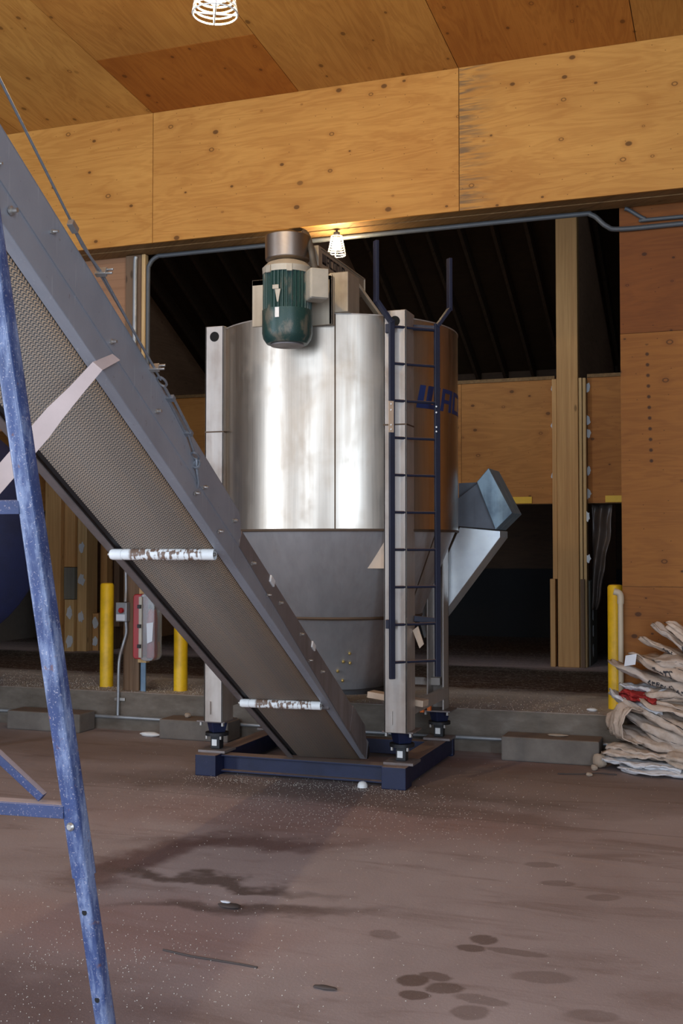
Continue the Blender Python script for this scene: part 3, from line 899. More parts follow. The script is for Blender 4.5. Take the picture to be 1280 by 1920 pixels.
leg(-3.617, -3.472, 7.22, 7.40, 3.20, False)
leg(-2.268, -2.108, 7.20, 7.40, 3.215, False)
leg(-3.617, -3.472, 8.34, 8.50, 3.20, True)
leg(-2.285, -2.150, 8.34, 8.50, 3.20, True)
MB().prism([(-2.27, 7.265, 1.71), (-2.42, 7.265, 1.47), (-2.27, 7.265, 1.47)], (0, 0.01, 0)).build('gusset', M['tan'], tank)
MB().prism([(-2.108, 7.34, 1.05), (-2.07, 7.34, 1.08), (-2.03, 7.34, 0.96), (-2.06, 7.34, 0.93)], (0, 0.01, 0)).build('gusset', M['tan'], tank)
# leg braces
MB().box((-2.16, 7.40, 0.47), (-2.12, 8.36, 0.55)).build('brace', M['leg_steel'], tank, 0.004)
MB().box((-3.52, 7.40, 0.47), (-3.48, 8.36, 0.55)).build('brace', M['leg_steel'], tank, 0.004)
MB().box((-3.5, 8.42, 0.55), (-2.2, 8.46, 0.61)).build('brace', M['leg_steel'], tank, 0.004)
MB().bar((-2.47, 7.52, 0.585), (-2.05, 7.46, 0.545), 0.10, 0.045).build('outlet_gate', M['tan'], tank, 0.004)


# feet with load cells
def foot(x, y):
    b = MB().box((x - .11, y - .11, 0.365), (x + .11, y + .11, 0.376)).build('foot', M['rail_brown'], tank, 0.002)
    MB().lathe((x, y, 0), [(0.065, 0.285), (0.085, 0.363)], 4, smooth=False).build('cup', M['blue'], b, 0.004)
    MB().lathe((x, y, 0), [(0.085, 0.262), (0.085, 0.284)], 20).build('disc', M['dark'], b)
    MB().box((x - .035, y - .035, 0.168), (x + .035, y + .035, 0.262)).build('load_cell', M['dark'], b, 0.004)
    MB().box((x - .022, y - .042, 0.19), (x + .016, y - .034, 0.235)).build('plate_label', M['white'], b)
    MB().box((x - .105, y - .095, 0.148), (x + .105, y + .095, 0.166)).build('base_plate', M['rail_brown'], b, 0.002)
    for sx in (-1, 1):
        MB().lathe((x + sx * .085, y - .085, 0.34), [(0.012, 0), (0.012, 0.024)], 6).build('nut', M['bolt'], b)
        MB().lathe((x + sx * .055, y - .055, 0.24), [(0.010, 0), (0.010, 0.022)], 6).build('nut', M['bolt'], b)


for fx, fy in ((-3.58, 7.36), (-2.19, 7.36), (-2.20, 8.40), (-3.58, 8.40)): foot(fx, fy)
MB().box((-2.262, 8.27, 0.375), (-2.235, 8.30, 0.435)).box((-2.32, 8.27, 0.36), (-2.29, 8.30, 0.41)).build('warning_tag', M['orange'], tank)

# blue base frame
base = MB().box((-3.665, 7.18, 0.0), (-3.505, 7.36, 0.148)).box((-3.655, 7.30, 0.02), (-3.515, 8.45, 0.146)).build('base_frame', M['blue'], tank, 0.006)
MB().box((-2.285, 7.19, 0.0), (-2.115, 7.34, 0.148)).box((-2.275, 7.30, 0.02), (-2.125, 8.50, 0.146)).build('base_frame', M['blue'], tank, 0.006)
MB().box((-2.262, 8.50, 0.0), (-2.12, 8.56, 0.15)).build('base_frame', M['blue'], tank, 0.006)
m = MB().box((-3.505, 7.27, 0.128), (-2.285, 7.38, 0.140)).box((-3.505, 7.32, 0.03), (-2.285, 7.332, 0.13)).box((-3.505, 7.27, 0.020), (-2.285, 7.38, 0.032))
m.build('cross_beam', M['blue'], tank, 0.002)
MB().box((-3.51, 8.28, 0.03), (-2.28, 8.38, 0.14)).build('cross_beam', M['blue'], tank, 0.004)

# ladder on the front right leg
LA = Vector((-2.192, 7.14, 0)); LD = Vector((0.72, 0.69, 0)).normalized(); LB = LA + LD * 0.345
ladder = MB()
lad = None
for P, sgn in ((LA, -1), (LB, 1)):
    m = MB()
    n_ = LD.cross(Vector((0, 0, 1)))
    m.obox(P + Vector((0, 0, 1.94)), (LD, n_, (0, 0, 1)), (0.019, 0.012, 1.20))
    top = P + Vector((0, 0, 3.14)); kn = top + LD * sgn * 0.115 + Vector((0, 0, 0.12)) if sgn < 0 else top + LD * 0.10 + Vector((0, 0, 0.11))
    en = kn + Vector((0, 0, 0.40 if sgn < 0 else 0.35))
    m.bar(top - Vector((0, 0, .02)), kn, 0.024, 0.045, n_); m.bar(kn - Vector((0, 0, .015)), en, 0.024, 0.045, n_)
    if lad is None:
        lad = m.build('ladder', M['blue_ladder'], tank, 0.003)
    else:
        m.build('side_rail', M['blue_ladder'], lad, 0.003)
for i in range(10):
    z = 3.095 - i * 0.2495
    MB().tube([LA + Vector((0, 0, z)), LB + Vector((0, 0, z))], 0.0095, 10).build('rung', M['blue_ladder'], lad)
for P in (LA, LB):
    for z in (2.57, 2.53, 2.43, 2.40):
        MB().lathe(P + Vector((0, 0, z)) - Vector((0.0, 0.013, 0)), [(0.006, 0), (0.006, 0.008)], 8, (0, -1, 0)).build('bolt', M['bolt'], lad)
MB().obox(LA + Vector((0, -0.014, 2.485)), (LD, LD.cross(Vector((0, 0, 1))), (0, 0, 1)), (0.018, 0.003, 0.105)).build('splice_plate', M['tan'], lad)
for z in (1.10, 3.09):
    MB().bar(LA + Vector((-.03, .03, z)), LA + Vector((-.03, .09, z)), 0.05, 0.06).build('bracket', M['blue_ladder'], lad, 0.002)
    MB().bar(LB + Vector((0, 0, z + .015)), LB + Vector((-.16, -.02, z + .03)), 0.02, 0.04).build('bracket', M['blue_ladder'], lad, 0.002)

# lettering helpers: every letter is a few strokes in a 0..1 cell
GLYPH = {'W': [(0, 0, .25, 1), (.375, .0, .625, 1), (.75, 0, 1, 1), (0, 0, 1, .2)], 'A': [(0, 0, .24, 1), (.76, 0, 1, 1), (0, .82, 1, 1), (.2, .36, .8, .52)],
         'C': [(0, 0, .26, 1), (0, .82, 1, 1), (0, 0, 1, .18)], 'O': [(0, 0, .25, 1), (.75, 0, 1, 1), (0, .84, 1, 1), (0, 0, 1, .16)],
         'N': [(0, 0, .25, 1), (.75, 0, 1, 1), (0, .82, 1, 1)], 'I': [(.3, 0, .7, 1)]}


def lettering(word, mapf, w, h, gap, name, mat, parent, shear=0.0, sub=6, bold=None):
    x = 0.0
    m = MB()
    for ci, ch in enumerate(word):
        cw = w * (1.35 if ch == 'W' else (0.5 if ch == 'I' else 1.0))
        for (a, b, c, d) in GLYPH[ch]:
            n = max(2, int((c - a) * sub) + 1)
            bi = len(m.v)
            for k in range(n + 1):
                u = a + (c - a) * k / n
                for vv in (b, d):
                    for dep in (0, 1):
                        m.v.append(Vector(mapf(x + u * cw + shear * vv * h, vv * h, dep)))
            for k in range(n):
                p = bi + 4 * k
                m.face([p, p + 4, p + 6, p + 2]); m.face([p + 1, p + 3, p + 7, p + 5])
                m.face([p + 2, p + 6, p + 7, p + 3]); m.face([p, p + 1, p + 5, p + 4])
            m.face([bi, bi + 2, bi + 3, bi + 1]); q = bi + 4 * n
            m.face([q, q + 1, q + 3, q + 2])
        x += cw + gap
    return m.build(name, mat, parent)


def on_shell(x, y, dep):
    a = radians(-33.5) + x / TR
    r = TR + (0.0005 if dep == 0 else 0.002)
    return TC + Vector((r * cos(a), r * sin(a), 2.575 + y))


lettering('WACONIA', on_shell, 0.165, 0.160, 0.035, 'lettering', M['logo_blue'], tank, 0.25)

# drive unit on top: bracket, gearbox, motor, terminal box, hood, cross beam with sign
MC = Vector((-2.807, 6.80, 0))
drv = MB().box((-3.135, 6.965, 3.12), (-2.985, 6.985, 3.44)).box((-2.775, 6.965, 3.10), (-2.555, 6.985, 3.43)).box((-3.135, 6.965, 3.40), (-2.555, 6.985, 3.44)).box((-2.575, 6.965, 3.10), (-2.555, 7.02, 3.43)).build('drive_bracket', M['sign_beam'], tank, 0.003)
MB().box((-3.05, 6.99, 3.19), (-2.60, 7.45, 3.43)).build('gearbox', M['cast'], drv, 0.02)
MB().box((-2.595, 7.02, 3.19), (-2.46, 7.26, 3.46)).build('side_plate', M['sign_beam'], drv, 0.004)
MB().bar((-2.50, 7.3, 3.44), (-2.36, 7.5, 3.2), 0.05, 0.02).build('stay', M['sign_beam'], drv, 0.002)
motor = MB()
N = 72
prof_r = 0.160
for k in range(N):
    a0 = 2 * pi * k / N
# finned body
seg = 144
bi = len(motor.v)
for z in (3.165, 3.43):
    for k in range(seg):
        r = 0.162 if (k // 2) % 2 == 0 else 0.149
        a = 2 * pi * k / seg
        motor.v.append(MC + Vector((r * cos(a), r * sin(a), z)))
for k in range(seg):
    k2 = (k + 1) % seg
    motor.face([bi + k, bi + k2, bi + seg + k2, bi + seg + k])
motor.face([bi + k for k in range(seg)][::-1]); motor.face([bi + seg + k for k in range(seg)])
mot = motor.build('motor', M['green'], tank)
MB().lathe(MC, [(0.09, 2.945), (0.135, 2.952), (0.158, 2.985), (0.166, 3.02), (0.166, 3.17)], 48).build('fan_cover', M['green'], mot)
MB().lathe(MC, [(0.11, 2.940), (0.11, 2.950)], 32).build('fan_grille', M['rail_brown'], mot)
MB().lathe(MC, [(0.163, 3.41), (0.166, 3.45), (0.13, 3.485), (0.09, 3.50)], 48).build('end_bell', M['cast'], mot)
for a in (-2.0, -1.1, 0.3, 2.4):
    MB().obox(MC + Vector((.160 * cos(a), .160 * sin(a), 3.425)), ((cos(a), sin(a), 0), (-sin(a), cos(a), 0), (0, 0, 1)), (.014, .018, .025)).build('lug', M['cast'], mot, 0.003)
MB().box((MC.x - .016, MC.y - .172, 3.10), (MC.x + .012, MC.y - .160, 3.165)).build('motor_label', M['white'], mot)
m = MB()
m.obox(MC + Vector((-.015, -.160, 3.30)), ((1, 0, 0), (0, 1, 0), (0, 0, 1)), (.022, .006, .014)).prism([MC + Vector((-.02, -.166, 3.285)), MC + Vector((.02, -.166, 3.285)), MC + Vector((.005, -.166, 3.20)), MC + Vector((-.005, -.166, 3.20))], (0, .008, 0))
m.build('nameplate', M['cast'], mot, 0.002)
c = MC + Vector((0.222, -0.045, 3.315)); e = Vector((cos(radians(38)), sin(radians(38)), 0)); e2 = Vector((-e.y, e.x, 0))
MB().obox(c, (e, e2, (0, 0, 1)), (.062, .07, .10)).build('terminal_box', M['cast'], mot, 0.012)
MB().obox(c - e2 * .076, (e, e2, (0, 0, 1)), (.058, .006, .095)).build('terminal_cover', M['cast'], mot, 0.004)
hood_c = Vector((-2.822, 6.84, 0))
MB().lathe(hood_c, [(0.125, 3.505), (0.148, 3.522), (0.150, 3.665), (0.150, 3.678)], 48).build('drive_hood', M['pipe_steel'], tank, 0.004)
MB().lathe(hood_c, [(0.10, 3.49), (0.10, 3.52)], 32).build('shaft_collar', M['dark'], tank)
beam = MB().box((-2.80, 6.98, 3.505), (-2.655, 7.03, 3.645)).box((-2.80, 7.03, 3.505), (-2.655, 7.98, 3.515)).box((-2.80, 7.03, 3.635), (-2.655, 7.98, 3.645)).box((-2.672, 7.03, 3.515), (-2.662, 7.97, 3.635)).box((-2.80, 7.965, 3.505), (-2.655, 7.98, 3.645)).build('cross_beam', M['sign_beam'], tank, 0.003)
MB().box((-2.78, 7.4, 3.2), (-2.70, 7.5, 3.51)).build('hanger', M['dark'], beam, 0.003)
lettering('WACONIA', lambda x, y, d: Vector((-2.6615 + 0.0015 * d, 7.07 + x, 3.540 + y)), 0.054, 0.072, 0.013, 'lettering', M['logo_dark'], beam)
pth = bezier([c + Vector((0, 0, .08)), (-2.622, 6.80, 3.482), (-2.655, 6.84, 3.585), (-2.742, 7.0, 3.712), (-3.077, 7.8, 3.99), (-3.428, 8.66, 4.262)], 8)
o = MB().tube(pth, 0.021, 12).build('flexible_conduit', M['flex'], mot)

# discharge chute behind the tank on the right
ch = MB().prism([(-2.07, 8.54, 1.772), (-1.752, 8.54, 1.742), (-1.752, 8.54, 1.692), (-2.175, 8.54, 1.135), (-2.36, 8.54, 0.90), (-2.40, 8.54, 1.05)], (0, 0.30, 0)).build('discharge_chute', M['galv'], tank, 0.004)
MB().prism([(-2.09, 8.52, 1.78), (-2.09, 8.52, 1.99), (-1.917, 8.52, 2.118), (-1.778, 8.52, 1.752)], (0, 0.33, 0)).build('chute_hood', M['galv_shaded'], ch, 0.004)
MB().prism([(-1.917, 8.47, 2.120), (-1.825, 8.47, 2.225), (-1.644, 8.47, 1.877), (-1.773, 8.47, 1.751)], (0, 0.40, 0)).build('chute_cap', M['galv_blue'], ch, 0.004)
MB().prism([(-2.09, 8.60, 1.98), (-2.09, 8.60, 2.12), (-1.92, 8.60, 2.125)], (0, 0.2, 0)).build('chute_plate', M['galv_shaded'], ch)

# ------------------------------------------------------------------ conveyor
B = Vector((-2.492, 7.398, 0.15)); cd = Vector((0.079, -0.885, 0.458)).normalized(); cc = Vector((0.996, 0.089, 0)).normalized(); cn = Vector((-0.041, 0.456, 0.889)).normalized()
SE = 6.3


def cp(s, c, n): return B + cd * s + cc * c + cn * n


conv = thing('belt_conveyor', 'inclined belt conveyor with grey steel rails on blue legs', 'conveyor', tuple(cp(0, -.23, 0) * 1.0)[:2] + (0.0,))


def cbox(m, s0, s1, c0, c1, n0, n1):
    return m.hexa([cp(s0, c0, n0), cp(s1, c0, n0), cp(s1, c1, n0), cp(s0, c1, n0), cp(s0, c0, n1), cp(s1, c0, n1), cp(s1, c1, n1), cp(s0, c1, n1)])


m = MB()
loop = [(SE - .06, 0.0), (0.0, 0.0)]
for k in range(1, 9):
    a = -pi / 2 - pi * k / 9
    loop.append((0.05 * cos(a), 0.05 + 0.05 * sin(a)))
loop += [(0.0, 0.10), (SE - .06, 0.10)]
run = 0.0
pts = []
for i, (s_, n_) in enumerate(loop):
    if i: run += sqrt((s_ - loop[i - 1][0]) ** 2 + (n_ - loop[i - 1][1]) ** 2)
    pts.append((s_, n_, run))
for s_, n_, r in pts:
    m.v.append(cp(s_, -0.458, n_)); m.v.append(cp(s_, -0.012, n_))
for i in range(len(pts) - 1):
    a = 2 * i
    m.face([a, a + 1, a + 3, a + 2], uv=[(-.458, -pts[i][2]), (-.012, -pts[i][2]), (-.012, -pts[i + 1][2]), (-.458, -pts[i + 1][2])], smooth=True)
o = m.build('belt', M['belt'], conv, recalc=False)
md = o.modifiers.new('solid', 'SOLIDIFY'); md.thickness = 0.006; md.offset = 0
m = cbox(MB(), 0.0, SE, -0.012, 0.004, 0.002, 0.012); cbox(m, 0.0, SE, -0.49, -0.458, 0.004, 0.014)  # rubber edge on the right; left strip stands in for the shaded gap
m.build('belt_edge_and_gap', M['rubber'], conv)
# right rail: channel with web and flanges, and the side guards above it
m = cbox(MB(), 0.05, SE, 0.000, 0.048, -0.014, -0.008); cbox(m, 0.05, SE, 0.042, 0.048, -0.012, 0.108); cbox(m, 0.05, SE, 0.002, 0.048, 0.102, 0.108)
m.build('side_rail', M['rail'], conv, 0.003)
m = cbox(MB(), 0.05, SE, 0.000, 0.0415, -0.0075, -0.0005)
m.build('rail_flange', M['rail_brown'], conv)
m = MB()
m.prism([cp(3.06, .0485, .085), cp(SE, .0485, .085), cp(SE, .0485, .226), cp(3.10, .0485, .226), cp(3.03, .0485, .14)], cc * 0.004)
cbox(m, 3.10, SE, 0.036, 0.0525, 0.224, 0.228)
m.build('side_guard', M['rail'], conv)
m = MB().prism([cp(0.20, .0485, -.03), cp(3.03, .0485, .085), cp(3.03, .0485, .165), cp(0.30, .0485, .162), cp(0.19, .0485, .10)], cc * 0.004)
m.prism([cp(0.12, .0535, -.035), cp(0.62, .0535, .0), cp(0.62, .0535, .168), cp(0.24, .0535, .162), cp(0.13, .0535, .06)], cc * 0.003)
m.build('side_guard', M['rail_brown'], conv)
# left rail
m = cbox(MB(), -0.05, SE, -0.538, -0.495, -0.012, -0.004); cbox(m, -0.05, SE, -0.538, -0.530, -0.012, 0.12); cbox(m, -0.05, SE, -0.538, -0.49, 0.116, 0.122)
m.build('side_rail', M['rail_brown'], conv, 0.003)
cbox(MB(), 3.1, SE, -0.540, -0.536, 0.10, 0.226).build('side_guard', M['rail'], conv)
cbox(MB(), 0.3, SE, -0.49, 0.0, 0.085, 0.092).build('slider_bed', M['rail_brown'], conv)
MB().tube([cp(0.0, -.53, .05), cp(0.0, 0.04, .05)], 0.045, 20).build('tail_pulley', M['dark'], conv)
# return rollers
for s_ in (3.172, 1.165):
    m = MB()
    segs = 20
    cs_ = [-0.512, -0.50, -0.455, -0.452, -0.448, -0.445, 0.0]
    rs_ = [0.022, 0.026, 0.026, 0.0235, 0.0235, 0.026, 0.026]
    for cx_, r_ in zip(cs_, rs_):
        for k in range(segs):
            a = 2 * pi * k / segs
            m.v.append(cp(s_ + r_ * cos(a), cx_, -0.030 + r_ * sin(a)))
    for i in range(len(cs_) - 1):
        for k in range(segs):
            k2 = (k + 1) % segs
            m.face([i * segs + k, i * segs + k2, (i + 1) * segs + k2, (i + 1) * segs + k], smooth=True,
                   uv=[(cs_[i], k / segs), (cs_[i], (k + 1) / segs), (cs_[i + 1], (k + 1) / segs), (cs_[i + 1], k / segs)])
    m.face(list(range(segs))[::-1], uv=[(-.51, 0)] * segs)
    o = m.build('return_roller', M['roller'], conv)
    MB().tube([cp(s_, -0.525, -.030), cp(s_, 0.004, -.030)], 0.009, 10).build('axle', M['bolt'], o)
MB().bar(cp(1.09, -.53, -.015), cp(1.09, .03, -.015), 0.02, 0.02, cn).build('cross_tie', M['rail_brown'], conv)
# bolts and clips
for s_, n_, r_ in ((5.264, .045, .014), (5.39, .105, .008), (4.551, .108, .010), (4.113, .110, .010), (3.55, .10, .008), (3.62, .03, .008), (3.30, .02, .008), (2.834, .095, .011), (2.349, .108, .011), (1.927, .112, .011), (1.434, .085, .011), (3.16, .15, .010), (2.55, .06, .007), (1.7, .05, .007), (5.05, .16, .008)):
    m = MB().lathe(cp(s_, .052, n_), [(r_, 0), (r_, .006), (r_ * .6, .010), (r_ * .55, .024)], 8, cc)
    m.bar(cp(s_ + .012, .056, n_ - .012), cp(s_ - .012, .060, n_ + .014), .008, .006, cc)
    m.build('bolt', M['bolt'], conv)
for s_ in (2.523, 1.667):
    MB().obox(cp(s_, .056, .150), (cd, cc, cn), (.034, .006, .018)).build('clip', M['white'], conv, 0.003)
# steel rope, clamps, turnbuckle
R0 = [(6.25, .06, .42), (5.495, .06, .331), (4.926, .06, .262), (4.749, .06, .254)]
rope = MB().tube([cp(*q) for q in R0] + [cp(4.5, .066, .241), cp(4.234, .066, .228), cp(4.165, .068, .224)], 0.0045, 8)
rope.tube([cp(4.975, .075, .238), cp(4.90, .072, .235), cp(4.749, .07, .252), cp(4.5, .074, .230), cp(4.234, .072, .222), cp(4.165, .07, .220)], 0.0045, 8)
ro = rope.build('wire_rope', M['rope'], conv)
for s_, n_ in ((4.749, .253), (4.234, .226)):
    m = MB().obox(cp(s_, .07, n_), (cd, cc, cn), (.010, .020, .014))
    m.tube([cp(s_, .086, n_ - .006), cp(s_, .112, n_ - .006)], .005, 8); m.tube([cp(s_, .086, n_ + .010), cp(s_, .112, n_ + .010)], .005, 8)
    m.build('rope_clamp', M['bolt'], ro, 0.002)
MB().obox(cp(4.985, .076, .240), (cd, cc, cn), (.022, .011, .011)).build('rope_ferrule', M['bolt'], ro, 0.002)


def ring(m, c, ax, bx, ra, rb, r):
    P = [Vector(c) + Vector(ax) * ra * cos(2 * pi * k / 16) + Vector(bx) * rb * sin(2 * pi * k / 16) for k in range(17)]
    m.tube(P, r, 6)


m = MB()
ring(m, cp(4.15, .068, .222), cd, cc, .030, .016, .005)
m.tube([cp(4.125, .068, .219), cp(4.04, .068, .213)], 0.006, 8)
for dc_ in (-.012, .012): m.tube([cp(4.06, .068 + dc_, .214), cp(3.82, .068 + dc_, .190)], 0.006, 8)
m.obox(cp(4.05, .068, .213), (cd, cc, cn), (.012, .017, .009)); m.obox(cp(3.83, .068, .192), (cd, cc, cn), (.012, .017, .009))
m.tube([cp(3.84, .068, .192), cp(3.74, .066, .160)], 0.006, 8)
ring(m, cp(3.72, .066, .152), cd, cc, .026, .015, .005)
m.tube([cp(3.70, .066, .145), cp(3.68, .064, .118), cp(3.62, .058, .085), cp(3.597, .05, .07)], 0.007, 8)
ring(m, cp(3.69, .066, .13), cn, cc, .018, .014, .006)
m.build('turnbuckle', M['rope'], conv)


# undercarriage legs: rounded-square telescopic tubes
def rtube(m, a, b, hw, rad, xdir):
    a, b = Vector(a), Vector(b)
    d = (b - a).normalized(); X = (Vector(xdir) - d * Vector(xdir).dot(d)).normalized(); Y = d.cross(X)
    P = []
    for q, (sx, sy) in enumerate(((1, 1), (-1, 1), (-1, -1), (1, -1))):
        for k in range(5):
            t_ = pi / 2 * q + pi / 2 * k / 4
            P.append((sx * (hw - rad) + rad * cos(t_), sy * (hw - rad) + rad * sin(t_)))
    bi_ = len(m.v); n = len(P)
    for e_ in (a, b):
        for x_, y_ in P: m.v.append(e_ + X * x_ + Y * y_)
    for k in range(n):
        k2 = (k + 1) % n
        m.face([bi_ + k, bi_ + k2, bi_ + n + k2, bi_ + n + k], smooth=True)
    m.face([bi_ + k for k in range(n)][::-1]); m.face([bi_ + n + k for k in range(n)])


LT = cp(5.45, .068, .02); LF = Vector((-1.76, 2.945, 0.0))
ax_c = cp(5.3, -0.245, 0.0); ax_c = Vector((ax_c.x, ax_c.y, 0))


def mirror(p):
    p = Vector(p); q = p - Vector((ax_c.x, ax_c.y, 0))
    k_ = q.x * cc.x + q.y * cc.y
    r = p - Vector((cc.x, cc.y, 0)) * (2 * k_)
    return r


def at_z(z): return LF + (LT - LF) * (z / LT.z)


fd = Vector((-0.05, -1.0, 0))
for k_, (F_, T_) in enumerate(((LF, LT), (mirror(LF), mirror(LT)))):
    f = lambda z: F_ + (T_ - F_) * (z / T_.z)
    m = MB(); rtube(m, f(0.65), f(LT.z), 0.0275, 0.010, fd)
    L_ = m.build('leg', M['blue_leg'], conv)
    m = MB(); rtube(m, f(0.0), f(1.0), 0.0235, 0.009, fd)
    m.build('inner_tube', M['blue_leg'], L_)
    m = MB().box((F_.x - .06, F_.y - .06, 0.0), (F_.x + .06, F_.y + .06, 0.008)); m.build('foot_plate', M['blue_leg'], L_)
    nd = -Vector((fd.y, -fd.x, 0))
    nd = Vector((-0.05, -1.0, 0)).normalized()
    for z in (0.545, 0.285):
        MB().lathe(f(z) + nd * 0.0225, [(0.0075, 0), (0.0085, 0.002)], 16, nd).build('pin_hole', M['hole'], L_)
    MB().lathe(f(0.80) + nd * 0.0265, [(0.012, 0), (0.013, 0.006), (0.008, 0.012)], 10, nd).build('bolt', M['bolt'], L_)
    d_ = (T_ - F_).normalized()
    MB().tube([f(0.680), f(0.668)], 0.036, 16).build('collar', M['blue_leg'], L_) if False else None


def channel(z, h, w):
    a, b = at_z(z), mirror(at_z(z))
    m = MB()
    up = Vector((0, 0, 1)); d_ = (b - a).normalized(); sd = Vector((d_.y, -d_.x, 0))
    if sd.y > 0: sd = -sd
    a = a + d_ * 0.02; b = b - d_ * 0.02
    m.bar(a + sd * w / 2 - up * h / 2, b + sd * w / 2 - up * h / 2, 0.005, h)
    m.bar(a, b, w, 0.005)
    m.build('crossbar', M['dust_bar'], conv, 0.001)


channel(1.738, 0.038, 0.045)
channel(0.858, 0.036, 0.05)
a = at_z(0.868) + Vector((-0.105, 0, 0.005)); b = mirror(at_z(1.55)) + Vector((0.02, 0, 0))
m = MB(); rtube(m, a, b, 0.013, 0.003, fd); m.build('diagonal_brace', M['dust_bar'], conv)
# flat dusty stay from the right rail to the far leg
q0 = cp(4.515, .060, .073); p0 = cp(4.60, .058, -.035); p3 = mirror(at_z(1.08)) + Vector((0.0, 0.03, 0.0))
m = MB()
dr = (p3 - p0).normalized(); up = Vector((0.28, -0.88, -0.36)); up = (up - dr * up.dot(dr)).normalized(); sd = dr.cross(up)
rows = [(-1, .024, .010), (0.0, .020, .022), (0.08, .022, .026), (0.15, .026, .036), (0.20, .032, .036), (0.5, .030, .034), (1.0, .028, .030)]
bi = len(m.v)
for t_, wl, wr in rows:
    q = p0 + (p3 - p0) * t_ if t_ >= 0 else q0
    m.v += [q - sd * wl + up * .004, q + sd * wr + up * .004, q - sd * wl - up * .004, q + sd * wr - up * .004]
for i in range(len(rows) - 1):
    p = bi + 4 * i
    m.face([p, p + 1, p + 5, p + 4]); m.face([p + 2, p + 6, p + 7, p + 3]); m.face([p, p + 4, p + 6, p + 2]); m.face([p + 1, p + 3, p + 7, p + 5])
m.face([bi, bi + 2, bi + 3, bi + 1]); q = bi + 4 * (len(rows) - 1); m.face([q, q + 1, q + 3, q + 2])
m.build('stay', M['dust_coat'], conv)

# ------------------------------------------------------------------ yellow bollards
for (bx, by), lb in zip(((-5.538, 9.06), (-4.746, 9.01), (-0.952, 9.16)),
                        ('yellow steel bollard on the kerb, left of the brown post with the fire cabinet', 'yellow steel bollard on the kerb, half hidden by the conveyor, right of the fire cabinet', 'yellow steel bollard on the kerb beside the sack pile')):
    hgt = {-5.538: 0.955, -4.746: 0.94, -0.952: 0.985}[bx]
    o = MB().lathe((bx, by, PLAT), [(0.062, 0.0), (0.062, hgt - .02), (0.052, hgt - .004), (0.03, hgt)], 32).build('bollard', M['yellow'], None)
    tag(o, lb, 'bollard', 'yellow bollards on the kerb')

# ------------------------------------------------------------------ fire cabinet, alarm box, conduits on the post
fc = thing('fire_extinguisher_cabinet', 'red fire cabinet with clear domed cover mounted on the brown post', 'fire cabinet', (-4.95, 8.80, 0.63))
x0, x1, z0, z1 = -5.062, -4.82, 0.625, 1.235


def capsule(m, xa, xb, za, zb, ya, yb, r):
    P = []
    for (cx_, cz_, st) in ((xb - r, zb - r, 0), (xa + r, zb - r, pi / 2), (xa + r, za + r, pi), (xb - r, za + r, 3 * pi / 2)):
        for k in range(7):
            t_ = st + pi / 2 * k / 6
            P.append((cx_ + r * cos(t_), ya, cz_ + r * sin(t_)))
    m.prism(P, (0, yb - ya, 0)); return m


capsule(MB(), x0, x0 + 0.10, z0 + .01, z1 - .03, 8.71, 8.838, 0.03).build('back_shell', M['red'], fc, 0.008)
capsule(MB(), x0 + .095, x1, z0, z1 - .02, 8.66, 8.80, 0.055).build('clear_cover', M['clear'], fc, 0.008)
MB().box((x0 + .095, 8.645, z0 + .03), (x0 + .125, 8.66, z1 - .05)).build('hinge_strip', M['cast'], fc, 0.002)
for z in (1.10, 0.93, 0.755): MB().box((x0 + .09, 8.625, z - .016), (x0 + .122, 8.645, z + .016)).build('latch', M['dark'], fc, 0.003)
MB().hexa([(-4.885, 8.650, .78), (-4.835, 8.650, .80), (-4.835, 8.655, .80), (-4.885, 8.655, .78), (-4.892, 8.650, .955), (-4.826, 8.650, .965), (-4.826, 8.655, .965), (-4.892, 8.655, .955)]).build('inspection_tag', M['paper'], fc)
fe = thing('fire_extinguisher', 'red fire extinguisher inside the clear cover of the cabinet', 'fire extinguisher', (-4.885, 8.73, 0.64))
MB().lathe((-4.885, 8.73, 0), [(0.038, .650), (0.040, .66), (0.040, 1.0), (0.03, 1.05), (0.014, 1.075)], 20).build('cylinder', M['red'], fe)
MB().lathe((-4.885, 8.73, 0), [(0.014, 1.075), (0.014, 1.11)], 10).build('valve', M['dark'], fe)
for z, lb in ((1.24, 'small red and white sign above the fire cabinet'),):
    sg = MB().box((-5.055, 8.80, 1.255), (-4.99, 8.836, 1.40)).build('fire_sign', M['red'], None, 0.002)
    tag(sg, lb, 'sign')
    MB().box((-5.035, 8.795, 1.27), (-4.995, 8.80, 1.32)).build('white_panel', M['paper'], sg)
o = MB().box((-5.085, 8.838, 0.59), (-5.0, 8.90, 0.77)).box((-5.075, 8.838, 1.10), (-5.0, 8.90, 1.28)).build('mounting_board', M['lumber_pale'], None, 0.003)
tag(o, 'pale wood backing boards behind the fire cabinet', 'board')
o = MB().box((-5.062, 8.845, PLAT), (-5.01, 8.86, 0.66)).box((-5.062, 8.845, PLAT), (-5.055, 8.90, 0.66)).build('angle_post', M['steel_blue'], None, 0.002)
tag(o, 'pale blue steel angle standing below the fire cabinet', 'steel post')
ab = thing('switch_box', 'small grey switch box with red handle on the brown post', 'switch box', (-5.22, 8.80, 0.97))
MB().box((-5.275, 8.775, 0.955), (-5.165, 8.838, 1.125)).build('case', M['pvc_light'], ab, 0.004)
MB().lathe((-5.212, 8.775, 1.055), [(0.024, 0), (0.026, .02), (0.02, .03)], 12, (0, -1, 0)).build('handle', M['red'], ab)
MB().box((-5.266, 8.770, 0.965), (-5.178, 8.775, 1.02)).build('white_plate', M['paper'], ab)


def conduit(path, r, lb, mat='pvc', n=8, smoothp=True, name='conduit'):
    P = bezier(path, n) if smoothp else path
    o = MB().tube(P, r, 12).build(name, M[mat], None)
    return tag(o, lb, 'conduit')


